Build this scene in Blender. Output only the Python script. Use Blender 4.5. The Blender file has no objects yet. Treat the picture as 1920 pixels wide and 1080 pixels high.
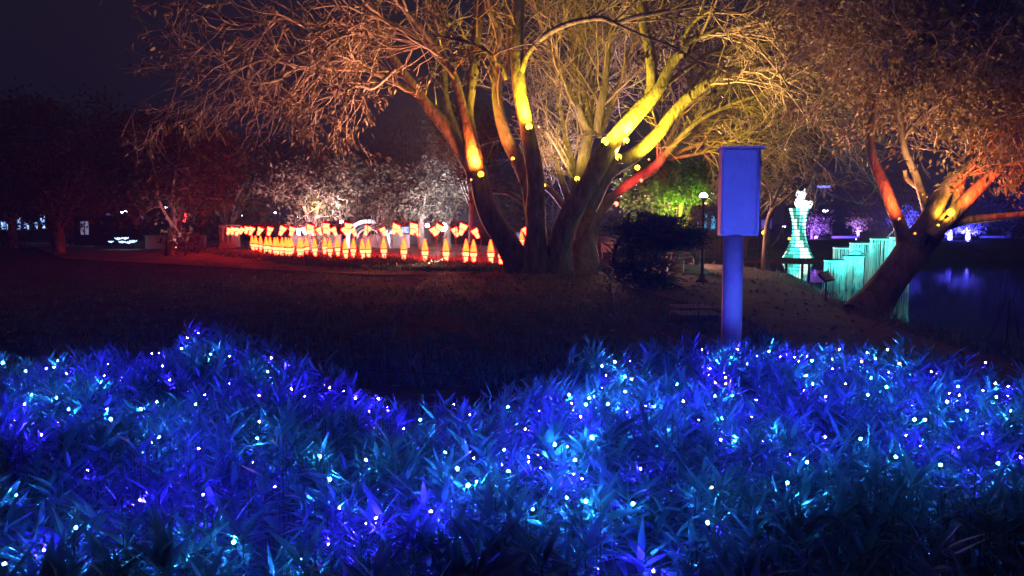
import bpy, bmesh, math, random
import numpy as np
from mathutils import Vector, Matrix, noise

random.seed(7)
np.random.seed(7)
rng = random.Random(11)
S = bpy.context.scene
C = S.collection
PI = math.pi
F = 1478.0          # focal length in photo pixels (1920 wide)
HAZE = 0.0013
HZ = 418.0          # horizon row of the photo
CH = 1.6            # camera height

# ------------------------------------------------------------------ camera
cam_d = bpy.data.cameras.new('camera')
cam = bpy.data.objects.new('camera', cam_d)
C.objects.link(cam)
S.camera = cam
cam_d.sensor_width = 36.0
cam_d.lens = 36.0 * F / 1920.0
cam_d.clip_start = 0.05
cam_d.clip_end = 2000
PITCH = math.atan((540 - HZ) / F)
cam.location = (0, 0, CH)
cam.rotation_euler = (PI / 2 - PITCH, 0, 0)
ROT = cam.rotation_euler.to_matrix()

# ------------------------------------------------------------------ world: night sky with a trace of city glow
W = bpy.data.worlds.new('World')
S.world = W
W.use_nodes = True
nt = W.node_tree
nt.nodes.clear()
wo = nt.nodes.new('ShaderNodeOutputWorld')
bg = nt.nodes.new('ShaderNodeBackground')
bg.inputs['Color'].default_value = (0.34, 0.36, 0.9, 1)
bg.inputs['Strength'].default_value = 0.015
nt.links.new(bg.outputs[0], wo.inputs[0])

S.view_settings.view_transform = 'Standard'
S.view_settings.look = 'None'
S.view_settings.exposure = 0.0
S.view_settings.gamma = 1.0
S.view_settings.use_curve_mapping = False
S.render.engine = 'CYCLES'
cy = S.cycles
cy.use_denoising = True
cy.max_bounces = 6
cy.diffuse_bounces = 2
cy.glossy_bounces = 3
cy.transmission_bounces = 3
cy.transparent_max_bounces = 8
cy.volume_bounces = 0
cy.sample_clamp_indirect = 1.5
cy.sample_clamp_direct = 0.0
cy.use_light_tree = True
cy.caustics_reflective = False
cy.caustics_refractive = False


def P(px, py, D):
    """Point of the world at forward distance D (metres along +Y) seen at photo pixel px, py."""
    v = ROT @ Vector(((px - 960) / F, (540 - py) / F, -1))
    return Vector((0, 0, CH)) + v * (D / v.y)


def G(px, py, z=0.0):
    v = ROT @ Vector(((px - 960) / F, (540 - py) / F, -1))
    t = (z - CH) / v.z
    return Vector((0, 0, CH)) + v * t


# ------------------------------------------------------------------ materials
MATS = {}


def mat(name, col, rough=0.8, spec=0.3, var=0.25, scale=6.0, bump=0.0, bscale=20.0, metal=0.0,
        emit=None, estr=0.0, trans=0.0, col2=None, stretch=None):
    if name in MATS:
        return MATS[name]
    m = bpy.data.materials.new(name)
    m.use_nodes = True
    n = m.node_tree.nodes
    l = m.node_tree.links
    b = n['Principled BSDF']
    b.inputs['Roughness'].default_value = rough
    b.inputs['Specular IOR Level'].default_value = spec
    b.inputs['Metallic'].default_value = metal
    tc = n.new('ShaderNodeTexCoord')
    mp = n.new('ShaderNodeMapping')
    l.new(tc.outputs['Object'], mp.inputs[0])
    if stretch:
        mp.inputs['Scale'].default_value = stretch
    nz = n.new('ShaderNodeTexNoise')
    nz.inputs['Scale'].default_value = scale
    nz.inputs['Detail'].default_value = 5
    nz.inputs['Roughness'].default_value = 0.65
    l.new(mp.outputs[0], nz.inputs['Vector'])
    rp = n.new('ShaderNodeValToRGB')
    c2 = col2 or tuple(c * (1 - var) for c in col)
    c1 = tuple(min(1, c * (1 + var)) for c in col)
    rp.color_ramp.elements[0].position = 0.3
    rp.color_ramp.elements[1].position = 0.7
    rp.color_ramp.elements[0].color = (*c2, 1)
    rp.color_ramp.elements[1].color = (*c1, 1)
    l.new(nz.outputs[0], rp.inputs[0])
    l.new(rp.outputs[0], b.inputs['Base Color'])
    if bump > 0:
        n2 = n.new('ShaderNodeTexNoise')
        n2.inputs['Scale'].default_value = bscale
        n2.inputs['Detail'].default_value = 6
        l.new(mp.outputs[0], n2.inputs['Vector'])
        bp = n.new('ShaderNodeBump')
        bp.inputs['Strength'].default_value = bump
        bp.inputs['Distance'].default_value = 0.05
        l.new(n2.outputs[0], bp.inputs['Height'])
        l.new(bp.outputs[0], b.inputs['Normal'])
    if emit:
        b.inputs['Emission Color'].default_value = (*emit, 1)
        b.inputs['Emission Strength'].default_value = estr
    if trans > 0:
        tr = n.new('ShaderNodeBsdfTranslucent')
        l.new(rp.outputs[0], tr.inputs['Color'])
        mx = n.new('ShaderNodeMixShader')
        mx.inputs[0].default_value = trans
        l.new(b.outputs[0], mx.inputs[1])
        l.new(tr.outputs[0], mx.inputs[2])
        l.new(mx.outputs[0], n['Material Output'].inputs['Surface'])
    MATS[name] = m
    return m


def glow(name, rgb, strength=1.0, nonuni=0.0):
    """A surface that gives off light; rgb may exceed 1."""
    if name in MATS:
        return MATS[name]
    m = bpy.data.materials.new(name)
    m.use_nodes = True
    n = m.node_tree.nodes
    l = m.node_tree.links
    b = n['Principled BSDF']
    mxv = max(rgb)
    b.inputs['Base Color'].default_value = (0.5, 0.5, 0.5, 1)
    b.inputs['Emission Color'].default_value = (rgb[0] / mxv, rgb[1] / mxv, rgb[2] / mxv, 1)
    b.inputs['Emission Strength'].default_value = strength * mxv
    if nonuni > 0:
        tc = n.new('ShaderNodeTexCoord')
        nz = n.new('ShaderNodeTexNoise')
        nz.inputs['Scale'].default_value = 7
        nz.inputs['Detail'].default_value = 3
        l.new(tc.outputs['Object'], nz.inputs['Vector'])
        mr = n.new('ShaderNodeMapRange')
        mr.inputs['From Min'].default_value = 0.3
        mr.inputs['From Max'].default_value = 0.7
        mr.inputs['To Min'].default_value = strength * mxv * (1 - nonuni)
        mr.inputs['To Max'].default_value = strength * mxv * (1 + nonuni)
        l.new(nz.outputs[0], mr.inputs['Value'])
        l.new(mr.outputs[0], b.inputs['Emission Strength'])
    MATS[name] = m
    return m


BARK = mat('bark', (0.20, 0.175, 0.15), 0.92, 0.15, 0.5, 5.0, 1.0, 14.0, stretch=(1, 1, 0.4), col2=(.075, .065, .055))
TWIG = mat('twig_bark', (0.27, 0.22, 0.19), 0.9, 0.2, 0.3, 4.0)
LEAF = mat('ficus_leaf', (0.11, 0.085, 0.045), 0.5, 0.4, 0.5, 3.0, trans=0.3)
LEAFD = mat('dark_leaf', (0.075, 0.066, 0.045), 0.6, 0.35, 0.5, 1.5, trans=0.25)
LEAFT = mat('olive_leaf', (0.15, 0.125, 0.06), 0.5, 0.35, 0.5, 1.5, trans=0.35)
LEAFC = mat('conifer_needles', (0.12, 0.14, 0.13), 0.8, 0.2, 0.4, 2.0, trans=0.1)
HEDGE = mat('lily_leaf', (0.10, 0.13, 0.13), 0.34, 0.6, 0.55, 3.5, trans=0.25)
WEED = mat('weed_leaf', (0.11, 0.18, 0.15), 0.7, 0.3, 0.4, 1.5, trans=0.25)
STEM = mat('plant_stem', (0.06, 0.07, 0.03), 0.8)
METAL = mat('dark_metal', (0.05, 0.05, 0.055), 0.5, 0.5, 0.2, 8)
GREYM = mat('grey_metal', (0.3, 0.3, 0.32), 0.5, 0.5, 0.1, 8)
WHITE = mat('white_paint', (0.7, 0.7, 0.7), 0.6, 0.4, 0.08, 2)
CONC = mat('concrete', (0.3, 0.28, 0.26), 0.9, 0.3, 0.2, 2, 0.3, 15)
WOOD = mat('weathered_wood', (0.13, 0.09, 0.06), 0.85, 0.3, 0.3, 3, 0.3, 12, stretch=(4, 1, 1))
WIRE = mat('green_cable', (0.02, 0.05, 0.025), 0.5)


# ------------------------------------------------------------------ mesh helpers
class Buf:
    def __init__(self):
        self.v = []
        self.f = []
        self.n = 0
        self.m = []

    def add(self, verts, faces, mi=0):
        o = self.n
        self.v.append(np.asarray(verts, dtype=np.float32).reshape(-1, 3))
        self.n += len(self.v[-1])
        for f in faces:
            self.f.append([i + o for i in f])
            self.m.append(mi)


def link(o, parent=None):
    C.objects.link(o)
    if parent is not None:
        o.parent = parent
    return o


def build(buf, name, mats, parent=None, smooth=True, origin=None):
    """One mesh object out of the buffer; the vertices are in world space, origin moves the object's pivot."""
    me = bpy.data.meshes.new(name)
    v = np.concatenate(buf.v) if buf.v else np.zeros((0, 3))
    off = Vector((0, 0, 0))
    if parent is not None:
        off = parent.matrix_basis.translation.copy()
        par = parent
        while par.parent:
            par = par.parent
            off += par.location
    if origin is not None and parent is None:
        off = Vector(origin)
    v = v - np.array(off[:], dtype=np.float32)
    ln = np.array([len(f) for f in buf.f], dtype=np.int32)
    lp = np.fromiter((i for f in buf.f for i in f), dtype=np.int32, count=int(ln.sum()))
    fill(me, v, lp, ln, smooth)
    if len(set(buf.m)) > 1:
        me.polygons.foreach_set('material_index', np.array(buf.m, dtype=np.int32))
    for mm in (mats if isinstance(mats, (list, tuple)) else [mats]):
        me.materials.append(mm)
    o = bpy.data.objects.new(name, me)
    link(o, parent)
    if origin is not None and parent is None:
        o.location = origin
    return o


def fill(me, v, loops, totals, smooth=True):
    me.vertices.add(len(v))
    me.vertices.foreach_set('co', np.ascontiguousarray(v, dtype=np.float32).ravel())
    me.loops.add(len(loops))
    me.loops.foreach_set('vertex_index', loops)
    me.polygons.add(len(totals))
    st = np.zeros(len(totals), dtype=np.int32)
    st[1:] = np.cumsum(totals)[:-1]
    me.polygons.foreach_set('loop_start', st)
    if smooth:
        me.polygons.foreach_set('use_smooth', np.ones(len(totals), dtype=bool))
    me.update(calc_edges=True)
    me.validate()


def tag(o, label=None, cat=None, group=None, kind=None):
    if label:
        o['label'] = label
    if cat:
        o['category'] = cat
    if group:
        o['group'] = group
    if kind:
        o['kind'] = kind
    return o


def empty(name, loc, label=None, cat=None, group=None, rz=0.0):
    o = bpy.data.objects.new(name, None)
    o.empty_display_size = 0.2
    C.objects.link(o)
    o.location = loc
    o.rotation_euler = (0, 0, rz)
    return tag(o, label, cat, group)


def tube(buf, pts, rad, sides=6, lump=0.0, cap=False, mi=0, seed=0.0):
    p = np.array([tuple(q) for q in pts], dtype=np.float64)
    n = len(p)
    r = np.asarray(rad, dtype=np.float64)
    if r.ndim == 0:
        r = np.full(n, float(r))
    t = np.empty_like(p)
    t[1:-1] = p[2:] - p[:-2]
    t[0] = p[1] - p[0]
    t[-1] = p[-1] - p[-2]
    t /= (np.linalg.norm(t, axis=1)[:, None] + 1e-9)
    ref = np.array([0.0, 0, 1]) if abs(t[0][2]) < 0.9 else np.array([1.0, 0, 0])
    u = np.empty_like(p)
    a = ref - t[0] * ref.dot(t[0])
    u[0] = a / np.linalg.norm(a)
    for i in range(1, n):
        a = u[i - 1] - t[i] * u[i - 1].dot(t[i])
        u[i] = a / (np.linalg.norm(a) + 1e-9)
    w = np.cross(t, u)
    ang = np.arange(sides) * 2 * PI / sides
    rr = np.repeat(r[:, None], sides, 1)
    if lump > 0:
        s = np.cumsum(np.r_[0, np.linalg.norm(np.diff(p, axis=0), axis=1)])
        for i in range(n):
            for j in range(sides):
                q = noise.noise(Vector((math.cos(ang[j]) * 1.7 + seed, math.sin(ang[j]) * 1.7, s[i] * 0.55)))
                q2 = noise.noise(Vector((math.cos(ang[j]) * 4.5 + seed, math.sin(ang[j]) * 4.5, s[i] * 1.6 + 9)))
                rr[i, j] *= 1 + lump * (q + 0.5 * q2)
    ring = p[:, None, :] + rr[:, :, None] * (np.cos(ang)[None, :, None] * u[:, None, :] + np.sin(ang)[None, :, None] * w[:, None, :])
    v = ring.reshape(-1, 3)
    fs = []
    for i in range(n - 1):
        for j in range(sides):
            k = (j + 1) % sides
            fs.append((i * sides + j, i * sides + k, (i + 1) * sides + k, (i + 1) * sides + j))
    if cap:
        fs.append(tuple(range(sides))[::-1])
        fs.append(tuple((n - 1) * sides + j for j in range(sides)))
    buf.add(v, fs, mi)


def box(buf, c, s, rz=0.0, mi=0, rx=0.0, ry=0.0):
    M = Matrix.Rotation(rz, 3, 'Z') @ Matrix.Rotation(ry, 3, 'Y') @ Matrix.Rotation(rx, 3, 'X')
    c = Vector(c)
    v = []
    for x in (-.5, .5):
        for y in (-.5, .5):
            for z in (-.5, .5):
                v.append((c + M @ Vector((x * s[0], y * s[1], z * s[2])))[:])
    buf.add(v, [(0, 1, 3, 2), (4, 6, 7, 5), (0, 4, 5, 1), (2, 3, 7, 6), (0, 2, 6, 4), (1, 5, 7, 3)], mi)


def lathe(buf, c, prof, sides=12, M=None, mi=0):
    c = Vector(c)
    v = []
    for r, z in prof:
        for j in range(sides):
            q = Vector((r * math.cos(2 * PI * j / sides), r * math.sin(2 * PI * j / sides), z))
            if M is not None:
                q = M @ q
            v.append((c + q)[:])
    fs = []
    for i in range(len(prof) - 1):
        for j in range(sides):
            k = (j + 1) % sides
            fs.append((i * sides + j, i * sides + k, (i + 1) * sides + k, (i + 1) * sides + j))
    fs.append(tuple(range(sides))[::-1])
    fs.append(tuple((len(prof) - 1) * sides + j for j in range(sides)))
    buf.add(v, fs, mi)


def bevel(o, w=0.01, seg=2):
    b = o.modifiers.new('bevel', 'BEVEL')
    b.width = w
    b.segments = seg
    b.limit_method = 'ANGLE'
    for p in o.data.polygons:
        p.use_smooth = False
    return o


def spline(pts, step=6):
    """Catmull-Rom through tuples of any length."""
    q = [np.array(p, dtype=float) for p in pts]
    q = [2 * q[0] - q[1]] + q + [2 * q[-1] - q[-2]]
    out = []
    for i in range(1, len(q) - 2):
        for k in range(step):
            t = k / step
            a, b, c, d = q[i - 1], q[i], q[i + 1], q[i + 2]
            out.append(0.5 * ((2 * b) + (-a + c) * t + (2 * a - 5 * b + 4 * c - d) * t * t + (-a + 3 * b - 3 * c + d) * t ** 3))
    out.append(q[-2])
    return out


def leaf_cloud(name, pos, dirs, length, width, material, parent=None, kind='stuff', droop=0.0):
    """Many pointed leaves: four corners each, folded a little."""
    pos = np.asarray(pos, dtype=np.float32)
    N = len(pos)
    d = np.asarray(dirs, dtype=np.float32)
    d = d / (np.linalg.norm(d, axis=1)[:, None] + 1e-9)
    L = (length * np.random.uniform(0.6, 1.3, N))[:, None]
    Wd = (width * np.random.uniform(0.7, 1.2, N))[:, None]
    rnd = np.random.normal(size=(N, 3))
    s = np.cross(d, rnd)
    s /= (np.linalg.norm(s, axis=1)[:, None] + 1e-9)
    nn = np.cross(s, d)
    v = np.empty((N, 4, 3), dtype=np.float32)
    v[:, 0] = pos
    v[:, 1] = pos + d * L * 0.45 + s * Wd * 0.5 + nn * Wd * 0.12
    v[:, 2] = pos + d * L + np.array([0, 0, -1]) * L * droop
    v[:, 3] = pos + d * L * 0.45 - s * Wd * 0.5 + nn * Wd * 0.12
    v = v.reshape(-1, 3)
    if parent is not None:
        off = parent.location.copy()
        v = v - np.array(off[:], dtype=np.float32)
    me = bpy.data.meshes.new(name)
    fill(me, v, np.arange(4 * N, dtype=np.int32), np.full(N, 4, dtype=np.int32), False)
    me.materials.append(material)
    o = bpy.data.objects.new(name, me)
    link(o, parent)
    if kind:
        o['kind'] = kind
    return o


# ------------------------------------------------------------------ terrain, pond, path
SHORE = [G(1150, 488, -.2), G(1210, 496, -.2), G(1360, 503, -.2), G(1450, 512, -.2), G(1525, 527, -.2), G(1572, 553, -.2),
         G(1655, 588, -.2), G(1780, 628, -.2), G(1925, 668, -.2)]
poly = [(p.x, p.y) for p in SHORE] + [(8.2, 6), (9, -5), (70, -5), (75, 20), (70, 43.5), (36, 42.6), (22, 43.6), (12, 43), (6, 42.5), (4.2, 40)]
PX = np.array([p[0] for p in poly])
PY = np.array([p[1] for p in poly])


def pond_sd(x, y):
    """Signed distance to the pond outline, positive inside (numpy arrays)."""
    d = np.full(x.shape, 1e9)
    inside = np.zeros(x.shape, bool)
    n = len(PX)
    for i in range(n):
        x0, y0, x1, y1 = PX[i], PY[i], PX[(i + 1) % n], PY[(i + 1) % n]
        ex, ey = x1 - x0, y1 - y0
        t = np.clip(((x - x0) * ex + (y - y0) * ey) / (ex * ex + ey * ey), 0, 1)
        d = np.minimum(d, np.hypot(x - x0 - t * ex, y - y0 - t * ey))
        cond = ((y0 > y) != (y1 > y)) & (x < (x1 - x0) * (y - y0) / (y1 - y0 + 1e-12) + x0)
        inside ^= cond
    return np.where(inside, d, -d)


def ground_h(x, y):
    x = np.asarray(x, dtype=float)
    y = np.asarray(y, dtype=float)
    sd = pond_sd(x, y)
    h = np.where(sd > 0, -0.35 - np.clip(sd * 0.5, 0, 0.8), -0.35 * np.clip(1 + sd / 0.7, 0, 1))
    far = np.clip((y - 43) / 4.0, 0, 1) * np.clip((x - 2) / 4.0, 0, 1)
    h = np.where(sd > 0, h, h + 0.55 * far * far * (3 - 2 * far))
    # mound of the hedge bed and the raised root plate of the big tree
    r = np.hypot((x - 1.2) / 3.6, (y - 24.4) / 2.0)
    h = h + 0.16 * np.clip(1 - r, 0, 1)
    return h


def gz(x, y):
    return float(ground_h(np.array([x]), np.array([y]))[0])


xs = np.unique(np.concatenate([np.linspace(-400, -40, 30), np.linspace(-40, -6, 50), np.linspace(-6, 16, 130), np.linspace(16, 60, 60), np.linspace(60, 400, 30)]))
ys = np.unique(np.concatenate([np.linspace(-30, 0, 12), np.linspace(0, 50, 220), np.linspace(50, 120, 40), np.linspace(120, 900, 20)]))
X, Y = np.meshgrid(xs, ys)
Z = ground_h(X, Y)
Z = Z + np.where((pond_sd(X, Y) < 0) & (Y < 60), 0.02 * np.sin(X * 1.7 + np.sin(Y)) * np.cos(Y * 1.3), 0)
V = np.stack([X, Y, Z], -1).reshape(-1, 3)
ny, nx = X.shape
I = np.arange(nx * ny).reshape(ny, nx)
Q = np.stack([I[:-1, :-1], I[:-1, 1:], I[1:, 1:], I[1:, :-1]], -1).reshape(-1, 4)
me = bpy.data.meshes.new('ground')
fill(me, V, Q.astype(np.int32).ravel(), np.full(len(Q), 4, np.int32))
me.materials.append(mat('soil', (0.10, 0.075, 0.055), 0.95, 0.2, 0.4, 1.2, 0.6, 6.0))
tag(link(bpy.data.objects.new('ground', me)), kind='structure')


def sheet(name, pts, z, m, kind='structure', sub=1, follow=False):
    bm = bmesh.new()
    vs = [bm.verts.new((p[0], p[1], (gz(p[0], p[1]) if follow else 0) + z)) for p in pts]
    bm.faces.new(vs)
    bmesh.ops.triangulate(bm, faces=bm.faces[:])
    bmesh.ops.recalc_face_normals(bm, faces=bm.faces[:])
    me = bpy.data.meshes.new(name)
    bm.to_mesh(me)
    bm.free()
    me.materials.append(m)
    return tag(link(bpy.data.objects.new(name, me)), kind=kind)


wm = bpy.data.materials.new('pond_water')
wm.use_nodes = True
n = wm.node_tree.nodes
l = wm.node_tree.links
b = n['Principled BSDF']
b.inputs['Base Color'].default_value = (0.004, 0.005, 0.012, 1)
b.inputs['Roughness'].default_value = 0.05
b.inputs['Specular IOR Level'].default_value = 0.9
b.inputs['IOR'].default_value = 1.6
tc = n.new('ShaderNodeTexCoord')
mp = n.new('ShaderNodeMapping')
mp.inputs['Scale'].default_value = (1.2, 0.5, 1)
l.new(tc.outputs['Object'], mp.inputs[0])
nz = n.new('ShaderNodeTexNoise')
nz.inputs['Scale'].default_value = 2.5
nz.inputs['Detail'].default_value = 3
l.new(mp.outputs[0], nz.inputs['Vector'])
bp = n.new('ShaderNodeBump')
bp.inputs['Strength'].default_value = 0.12
bp.inputs['Distance'].default_value = 0.02
l.new(nz.outputs[0], bp.inputs['Height'])
l.new(bp.outputs[0], b.inputs['Normal'])
sheet('pond_water', [(2.5, -6), (80, -6), (80, 46), (2.5, 46)], -0.35, wm)

# paved path along the pond
pathm = bpy.data.materials.new('path_paving')
pathm.use_nodes = True
n = pathm.node_tree.nodes
l = pathm.node_tree.links
b = n['Principled BSDF']
b.inputs['Roughness'].default_value = 0.85
tc = n.new('ShaderNodeTexCoord')
br = n.new('ShaderNodeTexBrick')
br.inputs['Scale'].default_value = 1.6
br.inputs['Color1'].default_value = (0.20, 0.12, 0.10, 1)
br.inputs['Color2'].default_value = (0.26, 0.17, 0.14, 1)
br.inputs['Mortar'].default_value = (0.07, 0.05, 0.045, 1)
br.inputs['Mortar Size'].default_value = 0.02
l.new(tc.outputs['Object'], br.inputs['Vector'])
nz = n.new('ShaderNodeTexNoise')
nz.inputs['Scale'].default_value = 1.1
nz.inputs['Detail'].default_value = 6
l.new(tc.outputs['Object'], nz.inputs['Vector'])
mx = n.new('ShaderNodeMix')
mx.data_type = 'RGBA'
mx.blend_type = 'MULTIPLY'
mx.inputs[0].default_value = 0.7
l.new(br.outputs[0], mx.inputs[6])
l.new(nz.outputs[0], mx.inputs[7])
l.new(mx.outputs[2], b.inputs['Base Color'])
bp = n.new('ShaderNodeBump')
bp.inputs['Strength'].default_value = 0.5
bp.inputs['Distance'].default_value = 0.01
l.new(br.outputs[0], bp.inputs['Height'])
l.new(bp.outputs[0], b.inputs['Normal'])
PATH = [G(1925, 690), G(1760, 648), G(1640, 606), G(1560, 580), G(1535, 556), G(1470, 536), G(1370, 522), G(1240, 509), G(1165, 504),
        G(1150, 520), G(1190, 545), G(1290, 572), G(1400, 600), G(1460, 640), G(1560, 720), G(1700, 900), G(1925, 900)]
pbm = bmesh.new()
vs = [pbm.verts.new((p.x, p.y, 0)) for p in PATH]
pbm.faces.new(vs)
gpts = []
bmesh.ops.triangulate(pbm, faces=pbm.faces[:])
me = bpy.data.meshes.new('park_path')
bmesh.ops.solidify(pbm, geom=pbm.faces[:], thickness=0.06)
bmesh.ops.recalc_face_normals(pbm, faces=pbm.faces[:])
pbm.to_mesh(me)
pbm.free()
me.materials.append(pathm)
o = link(bpy.data.objects.new('park_path', me))
zz = [v.co.z for v in me.vertices]
o.location.z = 0.035 - max(zz)
tag(o, kind='structure')
BG = [G(380, 500), G(470, 505), G(700, 517), G(1010, 515), G(1060, 500), G(1100, 478), G(900, 460), G(600, 452), G(300, 450), G(60, 462), G(120, 486)]
sheet('bare_ground', [(p.x, p.y) for p in BG], 0.03, mat('dry_soil', (.40, .25, .2), .9, .2, .35, .9, .5, 5))
# two big slabs let into the lawn beside the path
for i, (x0, y0, x1, y1, lb) in enumerate([(1270, 578, 1322, 588, 'far one of two long concrete slabs lying in the lawn left of the cabinet'),
                                          (1274, 590, 1334, 602, 'near one of two long concrete slabs lying in the lawn left of the cabinet')]):
    a, c = G(x0, y1), G(x1, y0)
    bb = Buf()
    box(bb, ((a.x + c.x) / 2, (a.y + c.y) / 2, 0.045), (abs(c.x - a.x), abs(c.y - a.y) * 0.8, 0.09), 0.05)
    o = build(bb, 'paving_slab', CONC, origin=((a.x + c.x) / 2, (a.y + c.y) / 2, 0))
    bevel(o, 0.012)
    tag(o, lb, 'paving slab', 'slabs in the lawn')


# ------------------------------------------------------------------ lamps fixed in the trees
LAMPM = {}


def floodlight(pos, target, rgb, power, size=75, label='', cat='floodlight', lens=None, rad=0.07, group='floodlights', blend=1.0, soft=0.14):
    """A small round floodlight: housing, bracket, glowing lens and the lamp itself in front of the lens."""
    pos = Vector(pos)
    d = (Vector(target) - pos).normalized()
    t = empty('floodlight', pos, label, cat, group)
    M = d.to_track_quat('Z', 'Y').to_matrix()
    hb = Buf()
    lathe(hb, pos, [(rad * .2, -rad * 1.1), (rad * .35, -rad * 1.0), (rad * .4, -rad * .3), (rad * .5, rad * .06), (rad * .4, rad * .07)], 12, M)
    build(hb, 'housing', METAL, t)
    key = tuple(round(c, 3) for c in (lens or rgb))
    lb = Buf()
    lathe(lb, pos, [(rad * math.sin(a_), rad * (1 - math.cos(a_))) for a_ in np.linspace(.35, 3.0, 9)], 14, M)
    g = glow('lens_%s' % '_'.join(str(k) for k in key), lens or tuple(c * 20 for c in rgb))
    g.cycles.emission_sampling = 'NONE'
    build(lb, 'lens', g, t)
    kb = Buf()
    side = d.cross(Vector((0, 0, 1)))
    side = side.normalized() if side.length > .1 else Vector((1, 0, 0))
    tube(kb, [pos + side * rad * 1.15 - d * rad * .5, pos + side * rad * 1.2 - d * rad * 2.6, pos - side * rad * 1.2 - d * rad * 2.6, pos - side * rad * 1.15 - d * rad * .5], rad * .1, 4)
    build(kb, 'bracket', METAL, t)
    ld = bpy.data.lights.new('lamp', 'SPOT')
    ld.energy = power
    ld.color = rgb
    ld.spot_size = math.radians(size)
    ld.spot_blend = blend
    ld.shadow_soft_size = soft
    lo = bpy.data.objects.new('lamp', ld)
    link(lo, t)
    lo.location = d * (rad * 2.0 + soft)
    lo.rotation_euler = (-d).to_track_quat('Z', 'Y').to_euler()
    return t


# ------------------------------------------------------------------ trees
def grow(tw, leaves, p, d, L, r, lv, prm):
    """A wandering branch with children; fills the twig buffer and the leaf list."""
    n = max(3, int(L / prm['step']) + 1)
    pts = [p.copy()]
    q = p.copy()
    dd = d.copy()
    for i in range(n):
        dd = dd + Vector((rng.gauss(0, 1), rng.gauss(0, 1), rng.gauss(0, 1))) * prm['wander'] + Vector((0, 0, prm['lift'][min(lv, len(prm['lift']) - 1)]))
        dd.normalize()
        q = q + dd * (L / n)
        if q.z < prm.get('floor', 1.0):
            dd.z = abs(dd.z) * .3
        pts.append(q.copy())
    rad = np.linspace(r, r * 0.35, len(pts))
    rad = np.maximum(rad, prm['rmin'])
    tube(tw, pts, rad, 5 if r > 0.03 else 3)
    if lv < prm['levels']:
        k = prm['kids'][lv]
        k = max(1, int(k * rng.uniform(.7, 1.3)))
        for j in range(k):
            f = rng.uniform(0.2, 1.0)
            i = min(len(pts) - 2, int(f * (len(pts) - 1)))
            base = pts[i]
            t = (pts[i + 1] - pts[i]).normalized()
            s = t.cross(Vector((rng.gauss(0, 1), rng.gauss(0, 1), rng.gauss(0, 1))))
            if s.length < .01:
                continue
            s.normalize()
            a = rng.uniform(*prm['ang'])
            nd = t * math.cos(a) + s * math.sin(a)
            grow(tw, leaves, base, nd, L * rng.uniform(.35, .65), r * 0.5, lv + 1, prm)
    else:
        m = prm['leaves']
        m = int(m) + (1 if rng.random() < m % 1 else 0)
        if rng.random() > prm.get('leafy', 1.0):
            m = 0
        for j in range(m):
            i = rng.randint(max(0, len(pts) - 3), len(pts) - 1)
            jit = prm['jit']
            leaves.append(((pts[i] + Vector((rng.gauss(0, jit), rng.gauss(0, jit), rng.gauss(0, jit))))[:],
                           (dd * .5 + Vector((rng.gauss(0, .6), rng.gauss(0, .6), rng.gauss(-.5, .5))))[:]))


BASEP = dict(step=.35, wander=.16, lift=[0.02, 0.0, -0.03, -.05], rmin=.007, levels=2, kids=[6, 4, 3], ang=(.4, 1.1), leaves=3, jit=.08, floor=2.2)


def limb(tree, tw, leaves, pts, D0, D1, sides=9, name='limb', n1=0, len1=(1.5, 3.0), prm=None, frm=0.25, up=0.0, r1=.036, lump=.14, mt=None, back=0.0):
    """A limb through photo pixels (x, y, width) whose distance runs from D0 to D1, with branches sprouting from it."""
    q = [(a[0], a[1], a[2], D0 + (D1 - D0) * (i / (len(pts) - 1))) for i, a in enumerate(pts)]
    sp = spline(q, 5)
    w = [P(s[0], s[1], s[3]) for s in sp]
    r = [max(.5, s[2]) / 2 * s[3] / F for s in sp]
    bb = Buf()
    tube(bb, w, r, sides, lump, seed=rng.uniform(0, 50))
    o = build(bb, name, mt or BARK, tree)
    prm = {**BASEP, **(prm or {})}
    for k in range(n1):
        f = frm + (1 - frm) * (k + rng.random()) / n1
        i = min(len(w) - 2, int(f * (len(w) - 1)))
        t = (w[i + 1] - w[i]).normalized()
        s = t.cross(Vector((rng.gauss(0, 1), rng.gauss(0, 1), rng.gauss(0, 1))))
        if s.length < .01:
            continue
        s.normalize()
        a = rng.uniform(.35, 1.0)
        nd = (t * math.cos(a) + s * math.sin(a) + Vector((0, 0, up))).normalized()
        grow(tw, leaves, w[i], nd, rng.uniform(*len1), min(r[i] * .6, r1), 0, prm)
    return o


def finish(tree, tw, leaves, lmat, L=.13, Wd=.05, tname='twigs', lname='foliage'):
    if tw.n:
        o = build(tw, tname, TWIG, tree)
        o['kind'] = 'stuff'
    if leaves:
        leaf_cloud(lname, [a for a, _ in leaves], [b_ for _, b_ in leaves], L, Wd, lmat, tree, droop=.15)


# --- the big spreading tree in the middle (several stems from one root plate)
base = G(1010, 515)
base.z = 0
T = empty('spreading_tree', base, 'huge spreading multi-stemmed tree with bare limbs lit yellow and orange', 'tree')
tw, lv = Buf(), []
PRL = dict(lift=[0.0, -0.02, -0.06], wander=.2, kids=[5, 3, 3], leaves=6.0, leafy=.42, rmin=.008)       # left side: hanging twigs with leaves
PRR = dict(lift=[0.02, 0.0, -0.02], wander=.13, kids=[5, 3, 3], leaves=4.5, leafy=.2, rmin=.008)      # right side: nearly bare
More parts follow.
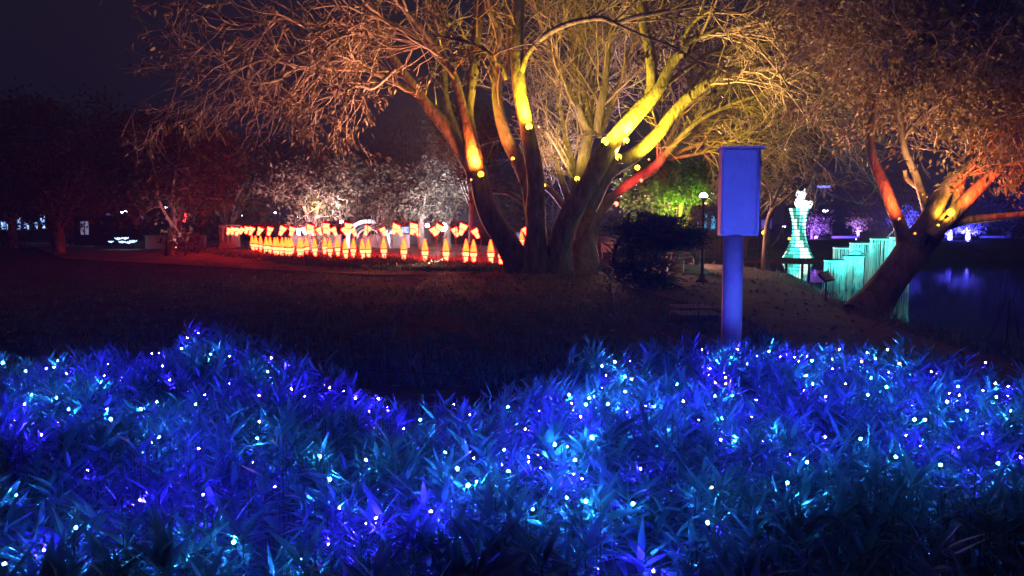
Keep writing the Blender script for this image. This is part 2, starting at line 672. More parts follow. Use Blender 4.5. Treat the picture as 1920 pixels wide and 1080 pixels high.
# stems
limb(T, tw, lv, [(982, 524, 72), (966, 484, 50), (941, 440, 43), (919, 400, 41), (901, 345, 37), (893, 318, 36)], 24.4, 24.0, 16, 'trunk', lump=.22)
limb(T, tw, lv, [(894, 328, 40), (885, 290, 28), (877, 250, 22), (866, 200, 18), (854, 151, 16), (834, 108, 13), (800, 65, 11), (765, 25, 10), (735, -8, 8), (690, -60, 6)], 24.0, 21.0, 12, 'limb', 10, (2, 3.6), PRL, .4)
limb(T, tw, lv, [(850, 138, 13), (815, 92, 12), (780, 68, 11), (740, 48, 10), (702, 31, 9), (668, 46, 9), (620, 38, 9), (580, 42, 8), (530, 33, 8), (490, 42, 7), (430, 37, 6), (370, 26, 6), (300, 8, 5)], 23.3, 21.0, 8, 'limb', 18, (1.8, 3.6), PRL, .15)
limb(T, tw, lv, [(893, 325, 34), (868, 290, 27), (835, 237, 25), (800, 197, 22), (775, 160, 18), (748, 124, 15), (712, 60, 12), (690, 0, 9)], 24.2, 23.0, 10, 'limb', 9, (2, 3.4), PRL, .4)
limb(T, tw, lv, [(800, 190, 11), (750, 158, 9), (690, 132, 8), (650, 113, 8), (600, 120, 8), (545, 132, 7), (520, 150, 6), (480, 158, 4)], 23.6, 21.5, 7, 'limb', 16, (1.6, 3.0), PRL, .15)
limb(T, tw, lv, [(868, 285, 15), (850, 235, 16), (836, 190, 15), (832, 140, 13), (828, 60, 10), (815, 5, 8), (800, -60, 6)], 24.0, 25.5, 9, 'limb', 8, (2, 3.4), PRL, .5)
limb(T, tw, lv, [(895, 300, 22), (884, 245, 18), (880, 200, 17), (889, 120, 19), (896, 50, 19), (903, -10, 17), (915, -90, 12)], 23.8, 25.0, 10, 'limb', 7, (2, 3.5), PRL, .5)
limb(T, tw, lv, [(790, 80, 7), (730, 70, 6), (680, 60, 6), (620, 75, 5), (560, 100, 5), (480, 115, 4), (420, 150, 4), (370, 185, 3)], 22.8, 20.0, 6, 'limb', 16, (1.5, 3.0), PRL, .1)
limb(T, tw, lv, [(740, 130, 7), (700, 165, 6), (670, 160, 6), (640, 175, 5), (600, 185, 4)], 22.0, 21.0, 6, 'limb', 9, (1.2, 2.2), {**PRL, 'leafy': .95, 'leaves': 5}, .1)
limb(T, tw, lv, [(900, 345, 7), (925, 358, 8), (948, 360, 9), (972, 372, 9), (990, 392, 9)], 24.3, 25.2, 8, 'limb')
# centre stems
limb(T, tw, lv, [(1012, 524, 74), (1007, 470, 45), (1004, 403, 37), (1003, 340, 33), (997, 285, 30), (988, 240, 27)], 24.0, 23.6, 16, 'trunk', lump=.24)
limb(T, tw, lv, [(989, 243, 27), (981, 205, 26), (973, 155, 25), (970, 95, 24), (971, 40, 23), (975, -20, 21), (985, -90, 18)], 23.6, 23.0, 12, 'limb', 8, (2, 3.5), PRR, .5)
limb(T, tw, lv, [(978, 135, 11), (990, 100, 10), (1020, 68, 10), (1066, 44, 10), (1125, 34, 9), (1155, 43, 9), (1190, 32, 8), (1242, 22, 7), (1310, 10, 5)], 23.3, 20.0, 8, 'limb', 8, (1.5, 2.8), PRR, .4)
limb(T, tw, lv, [(1150, 42, 6), (1180, 56, 5), (1213, 70, 5), (1262, 88, 5), (1330, 130, 4)], 21.0, 19.0, 6, 'limb', 5, (.8, 1.5), {**PRR, 'leafy': .8, 'leaves': 5}, .5)
limb(T, tw, lv, [(1002, 405, 36), (991, 350, 31), (972, 302, 27), (948, 252, 25), (933, 195, 20), (932, 140, 18), (930, 60, 15), (922, -20, 13)], 24.3, 25.5, 11, 'limb', 8, (2, 3.5), PRR, .5)
limb(T, tw, lv, [(948, 148, 8), (935, 118, 8), (905, 92, 8), (870, 78, 7), (820, 68, 5)], 22.5, 20.5, 6, 'limb', 6, (1, 2.2), PRL, .3)
limb(T, tw, lv, [(915, 0, 12), (925, 30, 12), (938, 60, 12), (934, 110, 11)], 25, 25.3, 7, 'limb')
limb(T, tw, lv, [(948, 150, 10), (955, 90, 10), (952, 30, 8), (948, -20, 7)], 24.2, 24.2, 7, 'limb')
# right group
limb(T, tw, lv, [(1046, 524, 66), (1050, 470, 44), (1060, 425, 42), (1082, 380, 43), (1108, 338, 39), (1128, 297, 37), (1152, 262, 32), (1185, 222, 30), (1213, 190, 28)], 24.0, 23.0, 16, 'trunk', lump=.24)
limb(T, tw, lv, [(1214, 192, 26), (1223, 160, 22), (1219, 100, 20), (1208, 40, 21), (1203, -15, 19), (1200, -80, 15)], 23.0, 22.5, 10, 'limb', 7, (2, 3.5), PRR, .4)
limb(T, tw, lv, [(1208, 196, 28), (1236, 166, 23), (1259, 121, 18), (1284, 91, 16), (1319, 65, 14), (1365, 53, 12), (1425, 50, 10), (1500, 35, 8), (1580, 10, 6)], 23.0, 21.0, 10, 'limb', 18, (1.8, 3.4), PRR, .4)
limb(T, tw, lv, [(1250, 158, 9), (1299, 121, 9), (1340, 96, 8), (1405, 70, 7), (1500, 60, 5)], 23.2, 24.5, 7, 'limb', 9, (1.6, 3.0), PRR, .4)
limb(T, tw, lv, [(1098, 385, 46), (1138, 325, 32), (1193, 288, 28), (1234, 252, 24), (1259, 217, 21), (1294, 181, 20), (1329, 156, 18), (1380, 136, 15), (1430, 127, 13), (1490, 122, 13), (1550, 100, 11), (1620, 65, 9), (1700, 25, 7), (1760, -10, 6)], 24.2, 22.0, 11, 'limb', 28, (1.8, 3.6), PRR, .45)
limb(T, tw, lv, [(1252, 230, 13), (1284, 181, 13), (1310, 145, 11), (1350, 110, 10), (1420, 85, 8), (1480, 20, 6)], 23.6, 25.5, 8, 'limb', 10, (1.8, 3.2), PRR, .5)
limb(T, tw, lv, [(1430, 129, 8), (1500, 108, 7), (1570, 38, 7), (1600, 38, 6), (1640, 60, 6), (1655, 105, 5), (1680, 150, 5), (1740, 150, 4)], 21.8, 19.5, 6, 'limb', 12, (1.4, 2.8), PRR, .2)
limb(T, tw, lv, [(1275, 100, 6), (1290, 55, 6), (1320, 25, 7), (1360, 20, 7), (1420, 32, 6), (1480, 60, 5)], 22.4, 20.5, 6, 'limb', 8, (1.4, 2.8), PRR, .3)
finish(T, tw, lv, LEAF, .17, .07)

# --- second tree behind: the fan of upright branches and the red-lit limbs that sweep right
b2 = G(1098, 513)
b2.z = 0
T2 = empty('spreading_tree', b2, 'tree with thin upright branches behind the big one, low limbs lit red', 'tree')
tw, lv = Buf(), []
limb(T2, tw, lv, [(1097, 520, 66), (1095, 470, 44), (1102, 430, 38), (1118, 398, 34), (1150, 368, 20)], 25.6, 26.0, 14, 'trunk', lump=.28)
limb(T2, tw, lv, [(1100, 430, 30), (1088, 360, 26), (1095, 290, 24), (1105, 245, 20)], 26.2, 27.0, 9, 'trunk', lump=.2)
PF = dict(lift=[0.03, 0.02, 0], wander=.13, kids=[7, 5, 3], leaves=1.5, leafy=.2)
for i, a in enumerate([[(1105, 250, 18), (1075, 185, 15), (1045, 130, 13), (1020, 60, 10), (1005, -20, 8)],
                       [(1108, 250, 16), (1095, 180, 14), (1080, 110, 12), (1065, 40, 10), (1050, -30, 8)],
                       [(1112, 250, 16), (1110, 170, 14), (1102, 90, 12), (1100, 0, 9)],
                       [(1118, 250, 18), (1132, 170, 15), (1140, 90, 12), (1150, 0, 9)],
                       [(1122, 255, 14), (1150, 190, 12), (1175, 120, 9), (1200, 30, 7)],
                       [(1095, 330, 16), (1060, 285, 12), (1030, 255, 10), (1005, 235, 7), (960, 190, 5)],
                       [(1090, 345, 18), (1070, 300, 14), (1058, 240, 10), (1045, 180, 8), (1035, 110, 6)],
                       [(1100, 300, 12), (1090, 230, 10), (1078, 150, 8), (1085, 60, 6)]]):
    limb(T2, tw, lv, a, 27, 27.5 + (i % 3) * 1.5, 7, 'limb', 11, (1.8, 3.6), PF, .15, up=.2)
# red lit limbs and their fan to the right
for i, a in enumerate([[(1145, 372, 16), (1185, 340, 18), (1225, 315, 19), (1252, 285, 13), (1300, 235, 9), (1360, 200, 7), (1440, 175, 6), (1520, 165, 4)],
                       [(1222, 316, 14), (1262, 275, 10), (1320, 245, 8), (1400, 215, 6), (1480, 200, 5), (1580, 205, 4)],
                       [(1228, 310, 12), (1275, 255, 9), (1335, 195, 7), (1400, 150, 6), (1470, 120, 5)],
                       [(1235, 305, 10), (1290, 278, 8), (1370, 256, 6), (1460, 244, 5), (1540, 250, 4)],
                       [(1238, 300, 10), (1270, 230, 8), (1300, 170, 7), (1350, 110, 5)],
                       [(1232, 308, 10), (1280, 268, 7), (1350, 225, 6), (1430, 195, 5), (1530, 185, 4)],
                       [(1240, 300, 8), (1300, 290, 6), (1380, 275, 5), (1450, 275, 4)]]):
    limb(T2, tw, lv, a, 26, 23.5 + (i % 3) * 1.6, 8, 'limb', 16, (1.4, 3.0), {**PF, 'lift': [0, 0, -.02]}, .3)
for a in [[(1070, 385, 16), (1050, 330, 13), (1045, 290, 10)], [(1060, 390, 14), (1035, 360, 12), (1005, 340, 8)], [(1083, 370, 18), (1070, 320, 15), (1050, 280, 9)]]:
    limb(T2, tw, lv, a, 26.4, 27.2, 7, 'limb', 5, (1.2, 2.5), PF, .3, up=.3)
finish(T2, tw, lv, LEAF, .16, .06)

# --- leaning tree at the right by the water
b3 = G(1625, 585)
b3.z = gz(b3.x, b3.y)
T3 = empty('leaning_tree', b3, 'dark leaning tree by the pond with forked limbs lit orange and red at the right', 'tree')
tw, lv = Buf(), []
PT = dict(lift=[0.02, 0.0, -0.03], wander=.17, kids=[6, 5, 3], leaves=9, leafy=1.0, jit=.13, floor=1.9)
limb(T3, tw, lv, [(1618, 600, 92), (1648, 560, 68), (1688, 505, 60), (1722, 460, 58), (1748, 430, 50)], 15.0, 15.4, 16, 'trunk', lump=.18)
limb(T3, tw, lv, [(1700, 480, 34), (1690, 430, 26), (1672, 385, 22), (1655, 340, 20), (1638, 300, 17), (1632, 255, 14), (1640, 205, 12), (1655, 140, 9), (1650, 80, 6)], 15.3, 16.2, 9, 'limb', 12, (1.2, 2.2), PT, .55, r1=.018)
limb(T3, tw, lv, [(1715, 455, 46), (1742, 410, 34), (1768, 362, 29), (1798, 328, 24), (1840, 292, 19), (1885, 262, 15), (1935, 225, 12)], 15.2, 14.2, 10, 'limb', 16, (1.2, 2.4), PT, .4, r1=.02)
limb(T3, tw, lv, [(1742, 405, 18), (1727, 360, 15), (1716, 325, 14), (1698, 285, 12), (1690, 240, 11), (1682, 185, 10), (1662, 130, 8), (1660, 60, 6)], 15.1, 14.5, 8, 'limb', 13, (1.2, 2.4), PT, .45, r1=.018)
limb(T3, tw, lv, [(1720, 350, 10), (1700, 335, 9), (1696, 318, 7)], 15.1, 14.8, 7, 'limb')
limb(T3, tw, lv, [(1735, 445, 30), (1768, 412, 24), (1792, 388, 22), (1799, 350, 18), (1806, 310, 16), (1822, 270, 13), (1850, 210, 10), (1870, 150, 7)], 15.1, 14.6, 9, 'limb', 14, (1.2, 2.3), PT, .5, r1=.018)
limb(T3, tw, lv, [(1745, 440, 36), (1790, 398, 28), (1835, 352, 24), (1865, 325, 20), (1893, 306, 15), (1930, 300, 12)], 15.0, 14.0, 10, 'limb', 9, (1.0, 2.0), PT, .7, r1=.016)
limb(T3, tw, lv, [(1750, 432, 26), (1800, 414, 20), (1860, 408, 16), (1930, 400, 12), (2000, 385, 9)], 15.2, 14.0, 8, 'limb', 4, (1.0, 1.8), {**PT, 'leaves': 3}, .8, r1=.014)
limb(T3, tw, lv, [(1700, 250, 9), (1730, 215, 8), (1770, 185, 7), (1830, 170, 5)], 14.6, 14.0, 6, 'limb', 12, (1.0, 2.2), PT, .1, r1=.016)
limb(T3, tw, lv, [(1885, 262, 16), (1860, 200, 12), (1820, 130, 9), (1800, 50, 7)], 14.4, 14.0, 7, 'limb', 16, (1.2, 2.4), PT, .1, r1=.018)
limb(T3, tw, lv, [(1935, 225, 14), (1925, 150, 12), (1905, 70, 9), (1890, 0, 7)], 14.2, 14.0, 7, 'limb', 16, (1.2, 2.4), PT, .1, r1=.018)
limb(T3, tw, lv, [(1760, 180, 8), (1740, 110, 7), (1730, 50, 6), (1720, 0, 4)], 14.2, 15.0, 6, 'limb', 12, (1.0, 2.2), PT, .1, r1=.016)
limb(T3, tw, lv, [(1700, 100, 6), (1640, 60, 5), (1600, 20, 5), (1560, -20, 4)], 14.6, 15.0, 6, 'limb', 10, (1.0, 2.0), PT, .1, r1=.016)
finish(T3, tw, lv, LEAFT, .11, .05)


def park_tree(px, gy, D, crown, nleaf, label, stems=3, name='park_tree', lmat=LEAFD, L=.3, trunk_w=.3, group='trees around the lawn',
              lean=0.0, twl=1.0, aerial=0, gap=.5, z0=None, cat='tree', clump=.55):
    """A tree farther off: crown = (px0, py0, px1, py1) of its foliage in the photo."""
    x = (px - 960) / F * D
    z = gz(x, D) if z0 is None else z0
    t = empty(name, (x, D, z), label, cat, group)
    c0, c1 = P(crown[0], crown[3], D), P(crown[2], crown[1], D)
    cx, cz = (c0.x + c1.x) / 2, (c0.z + c1.z) / 2
    rx, rz = (c1.x - c0.x) / 2, (c1.z - c0.z) / 2
    ry = min(rx, 4.5)
    tb, tw_ = Buf(), Buf()
    ends = []
    fork = z + max(.6, (c0.z - z) * .75)
    tp = [Vector((x, D, z - .1)), Vector((x + lean * .3, D, z + (fork - z) * .5)), Vector((x + lean, D, fork))]
    tube(tb, [Vector(q) for q in spline([tuple(q) for q in tp], 4)], np.linspace(trunk_w * 1.25, trunk_w * .75, 9), 10, .2, seed=px)
    build(tb, 'trunk', BARK, t)
    for k in range(stems * 3):
        a = 2 * PI * (k + rng.random() * .6) / (stems * 3)
        e = Vector((cx + rx * .75 * math.cos(a) * rng.uniform(.5, 1), D + ry * .75 * math.sin(a), cz + rz * rng.uniform(-.5, .7)))
        s = tp[-1] - Vector((0, 0, (fork - z) * rng.uniform(0, .35)))
        mid = s.lerp(e, .5) + Vector((rng.gauss(0, .2), rng.gauss(0, .2), rng.uniform(-.1, .5)))
        pts = [Vector(q) for q in spline([tuple(s), tuple(mid), tuple(e)], 5)]
        bb = Buf()
        tube(bb, pts, np.linspace(trunk_w * .42, trunk_w * .1, len(pts)), 6, .12, seed=k)
        build(bb, 'limb', BARK, t)
        for j in range(5):
            i = rng.randint(3, len(pts) - 1)
            dd = Vector((rng.gauss(0, 1), rng.gauss(0, 1), rng.gauss(.2, .7))).normalized()
            q = [pts[i]]
            for h in range(5):
                dd = (dd + Vector((rng.gauss(0, .25), rng.gauss(0, .25), rng.gauss(0, .2)))).normalized()
                q.append(q[-1] + dd * rx * .12 * twl)
            tube(tw_, q, np.linspace(trunk_w * .12, .012, 6), 4)
            ends.append(q[-1])
            ends.append(q[-2])
        ends.append(pts[-1])
    for k in range(aerial):
        ax = x + rng.uniform(-.8, .8)
        ay = D + rng.uniform(-.6, .6)
        tube(tw_, [Vector((ax, ay, fork + rng.uniform(.2, 1))), Vector((ax + rng.gauss(0, .05), ay, (fork + z) / 2)), Vector((x + (ax - x) * .6, ay, z))], .02, 4)
    o = build(tw_, 'twigs', TWIG, t)
    o['kind'] = 'stuff'
    # clumps inside the crown volume
    cl = list(ends)
    for k in range(int(len(ends) * .9)):
        for _ in range(20):
            u = Vector((rng.uniform(-1, 1), rng.uniform(-1, 1), rng.uniform(-1, 1)))
            if .35 < u.length < 1 and noise.noise(u * 2.3 + Vector((px, 0, 0))) > -.25 * (1 - gap):
                cl.append(Vector((cx + u.x * rx, D + u.y * ry, cz + u.z * rz)))
                break
    cl = np.array([c[:] for c in cl])
    idx = np.random.randint(0, len(cl), nleaf)
    sg = clump * min(1.4, max(.5, rx / 4))
    pos = cl[idx] + np.random.normal(size=(nleaf, 3)) * np.array([sg, sg, sg * .55])
    dr = np.random.normal(size=(nleaf, 3)) + np.array([0, 0, -.3])
    pos[:, 2] = np.maximum(pos[:, 2], z + .3)
    leaf_cloud('foliage', pos, dr, L, L * .42, lmat, t)
    return t


# trees behind the lantern rows
park_tree(585, 0, 47, (500, 275, 690, 395), 9000, 'rounded tree behind the hanging lanterns with yellow light low in its branches', 3, trunk_w=.28, aerial=14)
park_tree(665, 0, 52, (630, 290, 760, 400), 7000, 'grey tree with aerial roots just left of the white arch', 3, aerial=16)
park_tree(725, 0, 49, (690, 295, 800, 395), 7000, 'tree with pale hanging roots at the right foot of the white arch', 3, trunk_w=.2, aerial=20, lean=-.6)
park_tree(790, 0, 48, (745, 300, 860, 385), 7000, 'pale limbed tree above the brightest white lamp', 3, trunk_w=.2)
park_tree(838, 0, 50, (800, 280, 905, 390), 7000, 'forked tree right of the brightest white lamp', 4, trunk_w=.25)
park_tree(885, 0, 40, (800, 185, 950, 330), 5200, 'bluish white lit tree behind the left stems of the big tree', 3, L=.26, lmat=LEAFD, trunk_w=.16)
# dark trees at the left
park_tree(318, 0, 38, (190, 215, 450, 385), 12000, 'dark reddish tree with a bare trunk over the low wall at the left', 3, trunk_w=.22, L=.26, lean=.3)
park_tree(110, 0, 42, (-60, 180, 270, 400), 12000, 'black leafy tree between the far lit house and the dark hut', 3, trunk_w=.3, L=.28)
park_tree(25, 0, 50, (-140, 240, 120, 395), 8000, 'dark tree in front of the lit house at the far left', 3, trunk_w=.25, L=.3)
park_tree(430, 0, 52, (350, 285, 540, 412), 9000, 'low dark tree above the left end of the lantern row', 3, trunk_w=.25, L=.28)
park_tree(470, 0, 90, (330, 250, 620, 400), 9000, 'faint tall tree beyond the lantern rows', 3, trunk_w=.4, L=.55)
park_tree(760, 0, 95, (610, 260, 900, 395), 9000, 'faint wide tree far behind the white arch', 3, trunk_w=.4, L=.55)
park_tree(200, 0, 85, (20, 280, 330, 420), 8000, 'distant dark tree behind the hut with the flower lights', 3, trunk_w=.4, L=.55)
# around the path and the pond
park_tree(1270, 0, 28, (1165, 285, 1345, 400), 12000, 'broad leafy tree lit green from below behind the dark pine', 3, trunk_w=.2, L=.17, lmat=mat('green_leaf', (0.08, 0.15, 0.03), .5, .4, .5, 2, trans=.35), clump=.35)
park_tree(1268, 0, 36, (1200, 370, 1345, 425), 2500, 'small tree with spreading bright yellow branches below the green crown', 3, trunk_w=.13, L=.16, clump=.25)
ST_ = empty('slender_tree', (P(1437, 500, 30).x, 30, 0), 'slender tree with a warm lit forked stem right of the blue cabinet', 'tree')
tw, lv = Buf(), []
PS = dict(levels=2, kids=[4, 3], leaves=2, rmin=.006, floor=2.0)
limb(ST_, tw, [], [(1434, 528, 17), (1436, 480, 15), (1437, 440, 12)], 30, 30, 9, 'trunk')
limb(ST_, tw, lv, [(1437, 440, 11), (1440, 415, 9), (1447, 395, 8), (1465, 380, 6), (1485, 362, 4), (1520, 335, 3), (1560, 320, 2)], 30, 28.5, 7, 'limb', 3, (.6, 1.3), PS, .7, r1=.014)
limb(ST_, tw, lv, [(1445, 398, 6), (1447, 375, 5), (1440, 352, 4), (1424, 338, 3), (1415, 315, 2)], 30, 31, 7, 'limb', 4, (.6, 1.3), PS, .5, r1=.014)
limb(ST_, tw, lv, [(1448, 385, 5), (1458, 362, 4), (1468, 340, 3), (1475, 310, 2)], 30, 30.5, 7, 'limb', 4, (.6, 1.3), PS, .5, r1=.014)
limb(ST_, tw, [], [(1440, 470, 6), (1458, 448, 5), (1470, 425, 4)], 30, 29.7, 7, 'limb')
finish(ST_, tw, lv, LEAF, .13, .05)
park_tree(1392, 0, 33, (1380, 215, 1570, 322), 8000, 'brownish crown hanging over the cat tower', 3, trunk_w=.12, L=.17, lean=.4, clump=.4)
park_tree(1520, 0, 52, (1495, 385, 1560, 440), 2200, 'violet lit little tree right behind the cat tower', 2, trunk_w=.08, L=.2, clump=.3)
park_tree(1608, 0, 50, (1588, 398, 1632, 426), 1100, 'small purple lit sapling with a white stem on the far bank', 2, trunk_w=.1, L=.16, clump=.22)
park_tree(1700, 0, 52, (1668, 392, 1730, 424), 1500, 'violet lit shrubby tree behind the leaning trunk', 2, trunk_w=.07, L=.2, clump=.3)
park_tree(1780, 0, 47.5, (1738, 404, 1808, 440), 4200, 'left one of two blue lit saplings on the far bank', 2, trunk_w=.14, L=.16, clump=.2)
park_tree(1813, 0, 47, (1795, 406, 1850, 438), 3000, 'right one of two blue lit saplings on the far bank', 2, trunk_w=.14, L=.16, clump=.2)
park_tree(1890, 0, 54, (1840, 330, 1990, 430), 6000, 'dark tree on the far bank at the right edge', 3, trunk_w=.2, L=.28)
park_tree(1660, 0, 75, (1560, 330, 1760, 435), 7000, 'tall dark tree far behind the curtain lights', 3, trunk_w=.3, L=.4)
park_tree(1040, 0, 60, (930, 300, 1160, 420), 7000, 'dark tree far behind the stems of the big tree', 3, trunk_w=.3, L=.35)


# --- the dark pine with several stems in front of the path
pb = G(1190, 545)
PN = empty('pine_tree', (pb.x, pb.y, 0), 'dark spreading pine with several thin stems in front of the path', 'tree')
lvp, tw = [], Buf()
for pts in ([(1160, 520, 9), (1150, 480, 8), (1162, 450, 8), (1185, 425, 6)], [(1195, 522, 12), (1185, 480, 9), (1175, 440, 8), (1180, 400, 6)],
            [(1168, 515, 7), (1178, 480, 6), (1192, 455, 6), (1205, 430, 4)], [(1215, 520, 10), (1222, 490, 9), (1235, 468, 8), (1225, 430, 6)],
            [(1200, 522, 10), (1208, 480, 8), (1200, 440, 6), (1215, 405, 5)]):
    limb(PN, tw, [], pts, 19.5, 19.2, 7, 'trunk', 4, (.5, 1.0), dict(levels=1, kids=[3], leaves=0))
o = build(tw, 'twigs', TWIG, PN)
o['kind'] = 'stuff'
pads = []
for k in range(64):
    u = rng.random()
    px = 1150 + 155 * rng.random()
    top = 395 + 40 * ((px - 1185) / 110) ** 2 * (1 if px > 1185 else 2.2)
    bot = 468 + (12 if px < 1250 else -4)
    py = top + (bot - top) * rng.random()
    pads.append((P(px, py, 19.3 + rng.gauss(0, .7)), rng.uniform(.1, .22)))
for k in range(26):
    pads.append((P(rng.uniform(1160, 1250), rng.uniform(495, 535), 19.2 + rng.gauss(0, .4)), .22))
pos, dr = [], []
for c, s in pads:
    m = 120
    q = np.random.normal(size=(m, 3)) * np.array([s, s, s * .32])
    pos.append(np.array(c[:]) + q)
    dr.append(q * np.array([1, 1, .4]) + np.random.normal(size=(m, 3)) * .12 + np.array([0, 0, .12]))
pos = np.concatenate(pos)
pos[:, 2] = np.maximum(pos[:, 2], .05)
leaf_cloud('foliage', pos, np.concatenate(dr), .15, .04, LEAFC, PN)
# the bent tree beside it
BT = empty('bent_tree', G(1340, 500), 'low tree with a bent trunk arching behind the lamp post', 'tree')
tw, lv = Buf(), []
limb(BT, tw, lv, [(1306, 500, 14), (1306, 485, 13), (1298, 472, 12), (1280, 464, 11), (1255, 458, 9), (1225, 445, 7)], 27, 26, 8, 'trunk', 4, (.8, 1.4), dict(leaves=6, levels=1, kids=[4]), .3)
finish(BT, tw, lv, LEAFD, .12, .05)

# ------------------------------------------------------------------ floodlights in the trees
YEL = (1.0, 0.70, 0.03)
ORA = (1.0, 0.17, 0.015)
RED = (1.0, 0.05, 0.03)
YL = (7, 5.2, .25)
OL = (9, 3.0, .12)
RL = (12, .9, .5)


def fl(px, py, D, tx, ty, tD, rgb, pw, size, label, lens, rad=.07, **k):
    return floodlight(P(px, py, D), P(tx, ty, tD), rgb, pw, size, label, lens=lens, rad=rad, **k)


TG = 'floodlights strapped to the tree limbs'
fl(993, 243, 22.9, 972, 120, 23.5, YEL, 1000, 165, 'yellow floodlight strapped to the upright centre stem of the big tree', YL, .095, group=TG)
fl(1131, 270, 22.3, 1195, 190, 23.0, YEL, 1200, 160, 'brightest yellow floodlight in the fork of the big tree', YL, .11, group=TG)
fl(1172, 268, 22.7, 1215, 150, 23.6, YEL, 700, 120, 'small yellow floodlight above the thick right limb', YL, .09, group=TG)
fl(1161, 298, 22.9, 1100, 120, 27, (1, .5, .1), 500, 100, 'small yellow floodlight under the bright fork lamp', YL, .09, group=TG)
fl(1192, 318, 23.2, 1300, 185, 23, YEL, 1500, 160, 'yellow floodlight under the long right limb beside the cabinet', YL, .075, group=TG)
fl(1083, 338, 24.4, 1050, 220, 26.8, YEL, 700, 100, 'small yellow floodlight in the crotch left of the fork', YL, .075, group=TG)
fl(903, 332, 23.3, 868, 200, 23.7, ORA, 1300, 165, 'orange floodlight at the fork of the left leaning stem', OL, .09, group=TG)
fl(872, 300, 24.6, 836, 160, 24.4, YEL, 1500, 140, 'yellow floodlight behind the left leaning stem', YL, .09, group=TG)
fl(962, 300, 23.6, 935, 190, 24.9, (1, .5, .1), 260, 80, 'dim amber floodlight low on the pale centre stem', OL, .05, group=TG)
fl(1020, 350, 25.0, 1080, 100, 27, (1, .5, .3), 1100, 110, 'amber floodlight behind the centre stem shining into the crown', OL, .05, group=TG)
fl(1153, 385, 24.7, 1225, 305, 25.6, RED, 260, 120, 'red floodlight low behind the right trunk', RL, .07, group=TG)
fl(1200, 340, 24.4, 1300, 240, 25.0, (1, .10, .05), 260, 120, 'red floodlight on the sweeping limb above the pine', RL, .05, group=TG)
# leaning tree at the right: tiny-lens lamps are unseen, kept for their light
fl(1777, 404, 14.5, 1850, 335, 14.3, (1, .10, .02), 300, 160, 'orange floodlight in the crotch of the leaning tree', OL, .07, group=TG)
fl(1758, 424, 14.7, 1800, 350, 14.9, (1, .45, .03), 90, 150, 'unseen yellow floodlight below the orange one on the leaning tree', (4, 2.6, .2), .022, group=TG)
fl(1687, 412, 15.0, 1650, 320, 15.8, (1, .10, .02), 220, 140, 'unseen orange floodlight on the thin left stem of the leaning tree', (3, .7, .1), .025, group=TG)
fl(1715, 440, 14.2, 1800, 100, 14, (1, .46, .14), 600, 115, 'added unseen amber floodlight lighting the leafy crown of the leaning tree', (2.5, .8, .1), .022, group=TG)

# ground floods, white and violet
GG = 'floodlights on the ground under the trees'
fl(830, 434, 40, 850, 250, 41, (.75, .82, 1), 2600, 110, 'brightest white lamp behind the lantern row', (30, 32, 40), .22, group=GG)
fl(870, 424, 44, 860, 340, 49, (.95, .82, .9), 2600, 125, 'white lamp right of the brightest one behind the lanterns', (20, 21, 26), .12, group=GG)
fl(802, 425, 44, 770, 330, 49, (.95, .82, .9), 2600, 125, 'white lamp left of the brightest one behind the lanterns', (20, 21, 26), .12, group=GG)
fl(641, 418, 44, 600, 330, 47, (1, .75, .75), 2600, 125, 'white lamp left of the arch among the hanging lanterns', (16, 16, 20), .1, group=GG)
fl(596, 408, 44.5, 590, 350, 47, (1, .62, .05), 700, 100, 'yellow lamp low in the rounded tree behind the lanterns', YL, .08, group=GG)
fl(1045, 478, 28, 1090, 120, 27, (.62, .5, 1), 3800, 95, 'violet floodlight on the ground behind the big trunks', (5, 4, 10), .1, group=GG)
fl(1095, 380, 29, 1060, 100, 27.5, (1, .62, .5), 2200, 110, 'pale pink floodlight behind the fork of the tree', (8, 6, 5), .06, group=GG)
fl(1285, 446, 26, 1260, 330, 28, (.7, 1, .05), 900, 100, 'green tinged floodlight under the broad leafy tree', (5, 8, 1), .08, group=GG)
fl(1268, 445, 35, 1270, 390, 36, YEL, 700, 100, 'yellow floodlight under the small yellow branched tree', YL, .08, group=GG)
fl(1432, 440, 33.2, 1440, 360, 34, (1, .75, .3), 260, 70, 'warm floodlight at the foot of the slender tree', YL, .09, group=GG)
fl(1480, 450, 32, 1470, 290, 33, (1, .6, .4), 500, 100, 'amber floodlight under the crown over the cat tower', OL, .05, group=GG)
VIO = (.28, .12, 1)
fl(1215, 300, 22.6, 1520, 90, 20.5, (1, .5, .22), 3600, 90, 'added amber floodlight on the right trunk aimed out along the long right limbs', (2.5, 1, .5), .03, group='floodlights strapped to the tree limbs')  # this and the next lamp are added to brighten the crown
fl(1010, 240, 22.4, 1080, -60, 20, (1, .5, .25), 1300, 100, 'added amber floodlight on the centre stem aimed at the top of the crown', (2.5, 1, .5), .03, group='floodlights strapped to the tree limbs')
CG = 'wide floodlights washing the crown of the big tree'  # added lamps, not seen themselves, put in to brighten dark trees
fl(830, 490, 29, 640, 60, 22, (1, .33, .2), 6500, 120, 'added wide warm floodlight on the grass behind the leaning stem', (2.5, 1, .5), .03, group=CG)
fl(885, 338, 22.4, 560, 50, 20, (1, .38, .18), 6500, 88, 'added amber floodlight on the left stem aimed out along the low left limbs', (2.5, 1, .5), .03, group=CG)
fl(1150, 485, 30, 1320, 60, 23, (1, .5, .42), 5200, 120, 'added wide pinkish floodlight in the grass right of the big trunks', (2.5, 1, .5), .03, group=CG)
fl(1250, 483, 32, 1540, 90, 24, (1, .44, .3), 7000, 120, 'added wide pinkish floodlight beside the pine', (2.5, 1, .5), .03, group=CG)
fl(1668, 520, 16.3, 1740, 60, 15, (1, .46, .25), 3200, 120, 'added wide amber floodlight behind the base of the leaning trunk', (2.5, 1, .5), .03, group=CG)
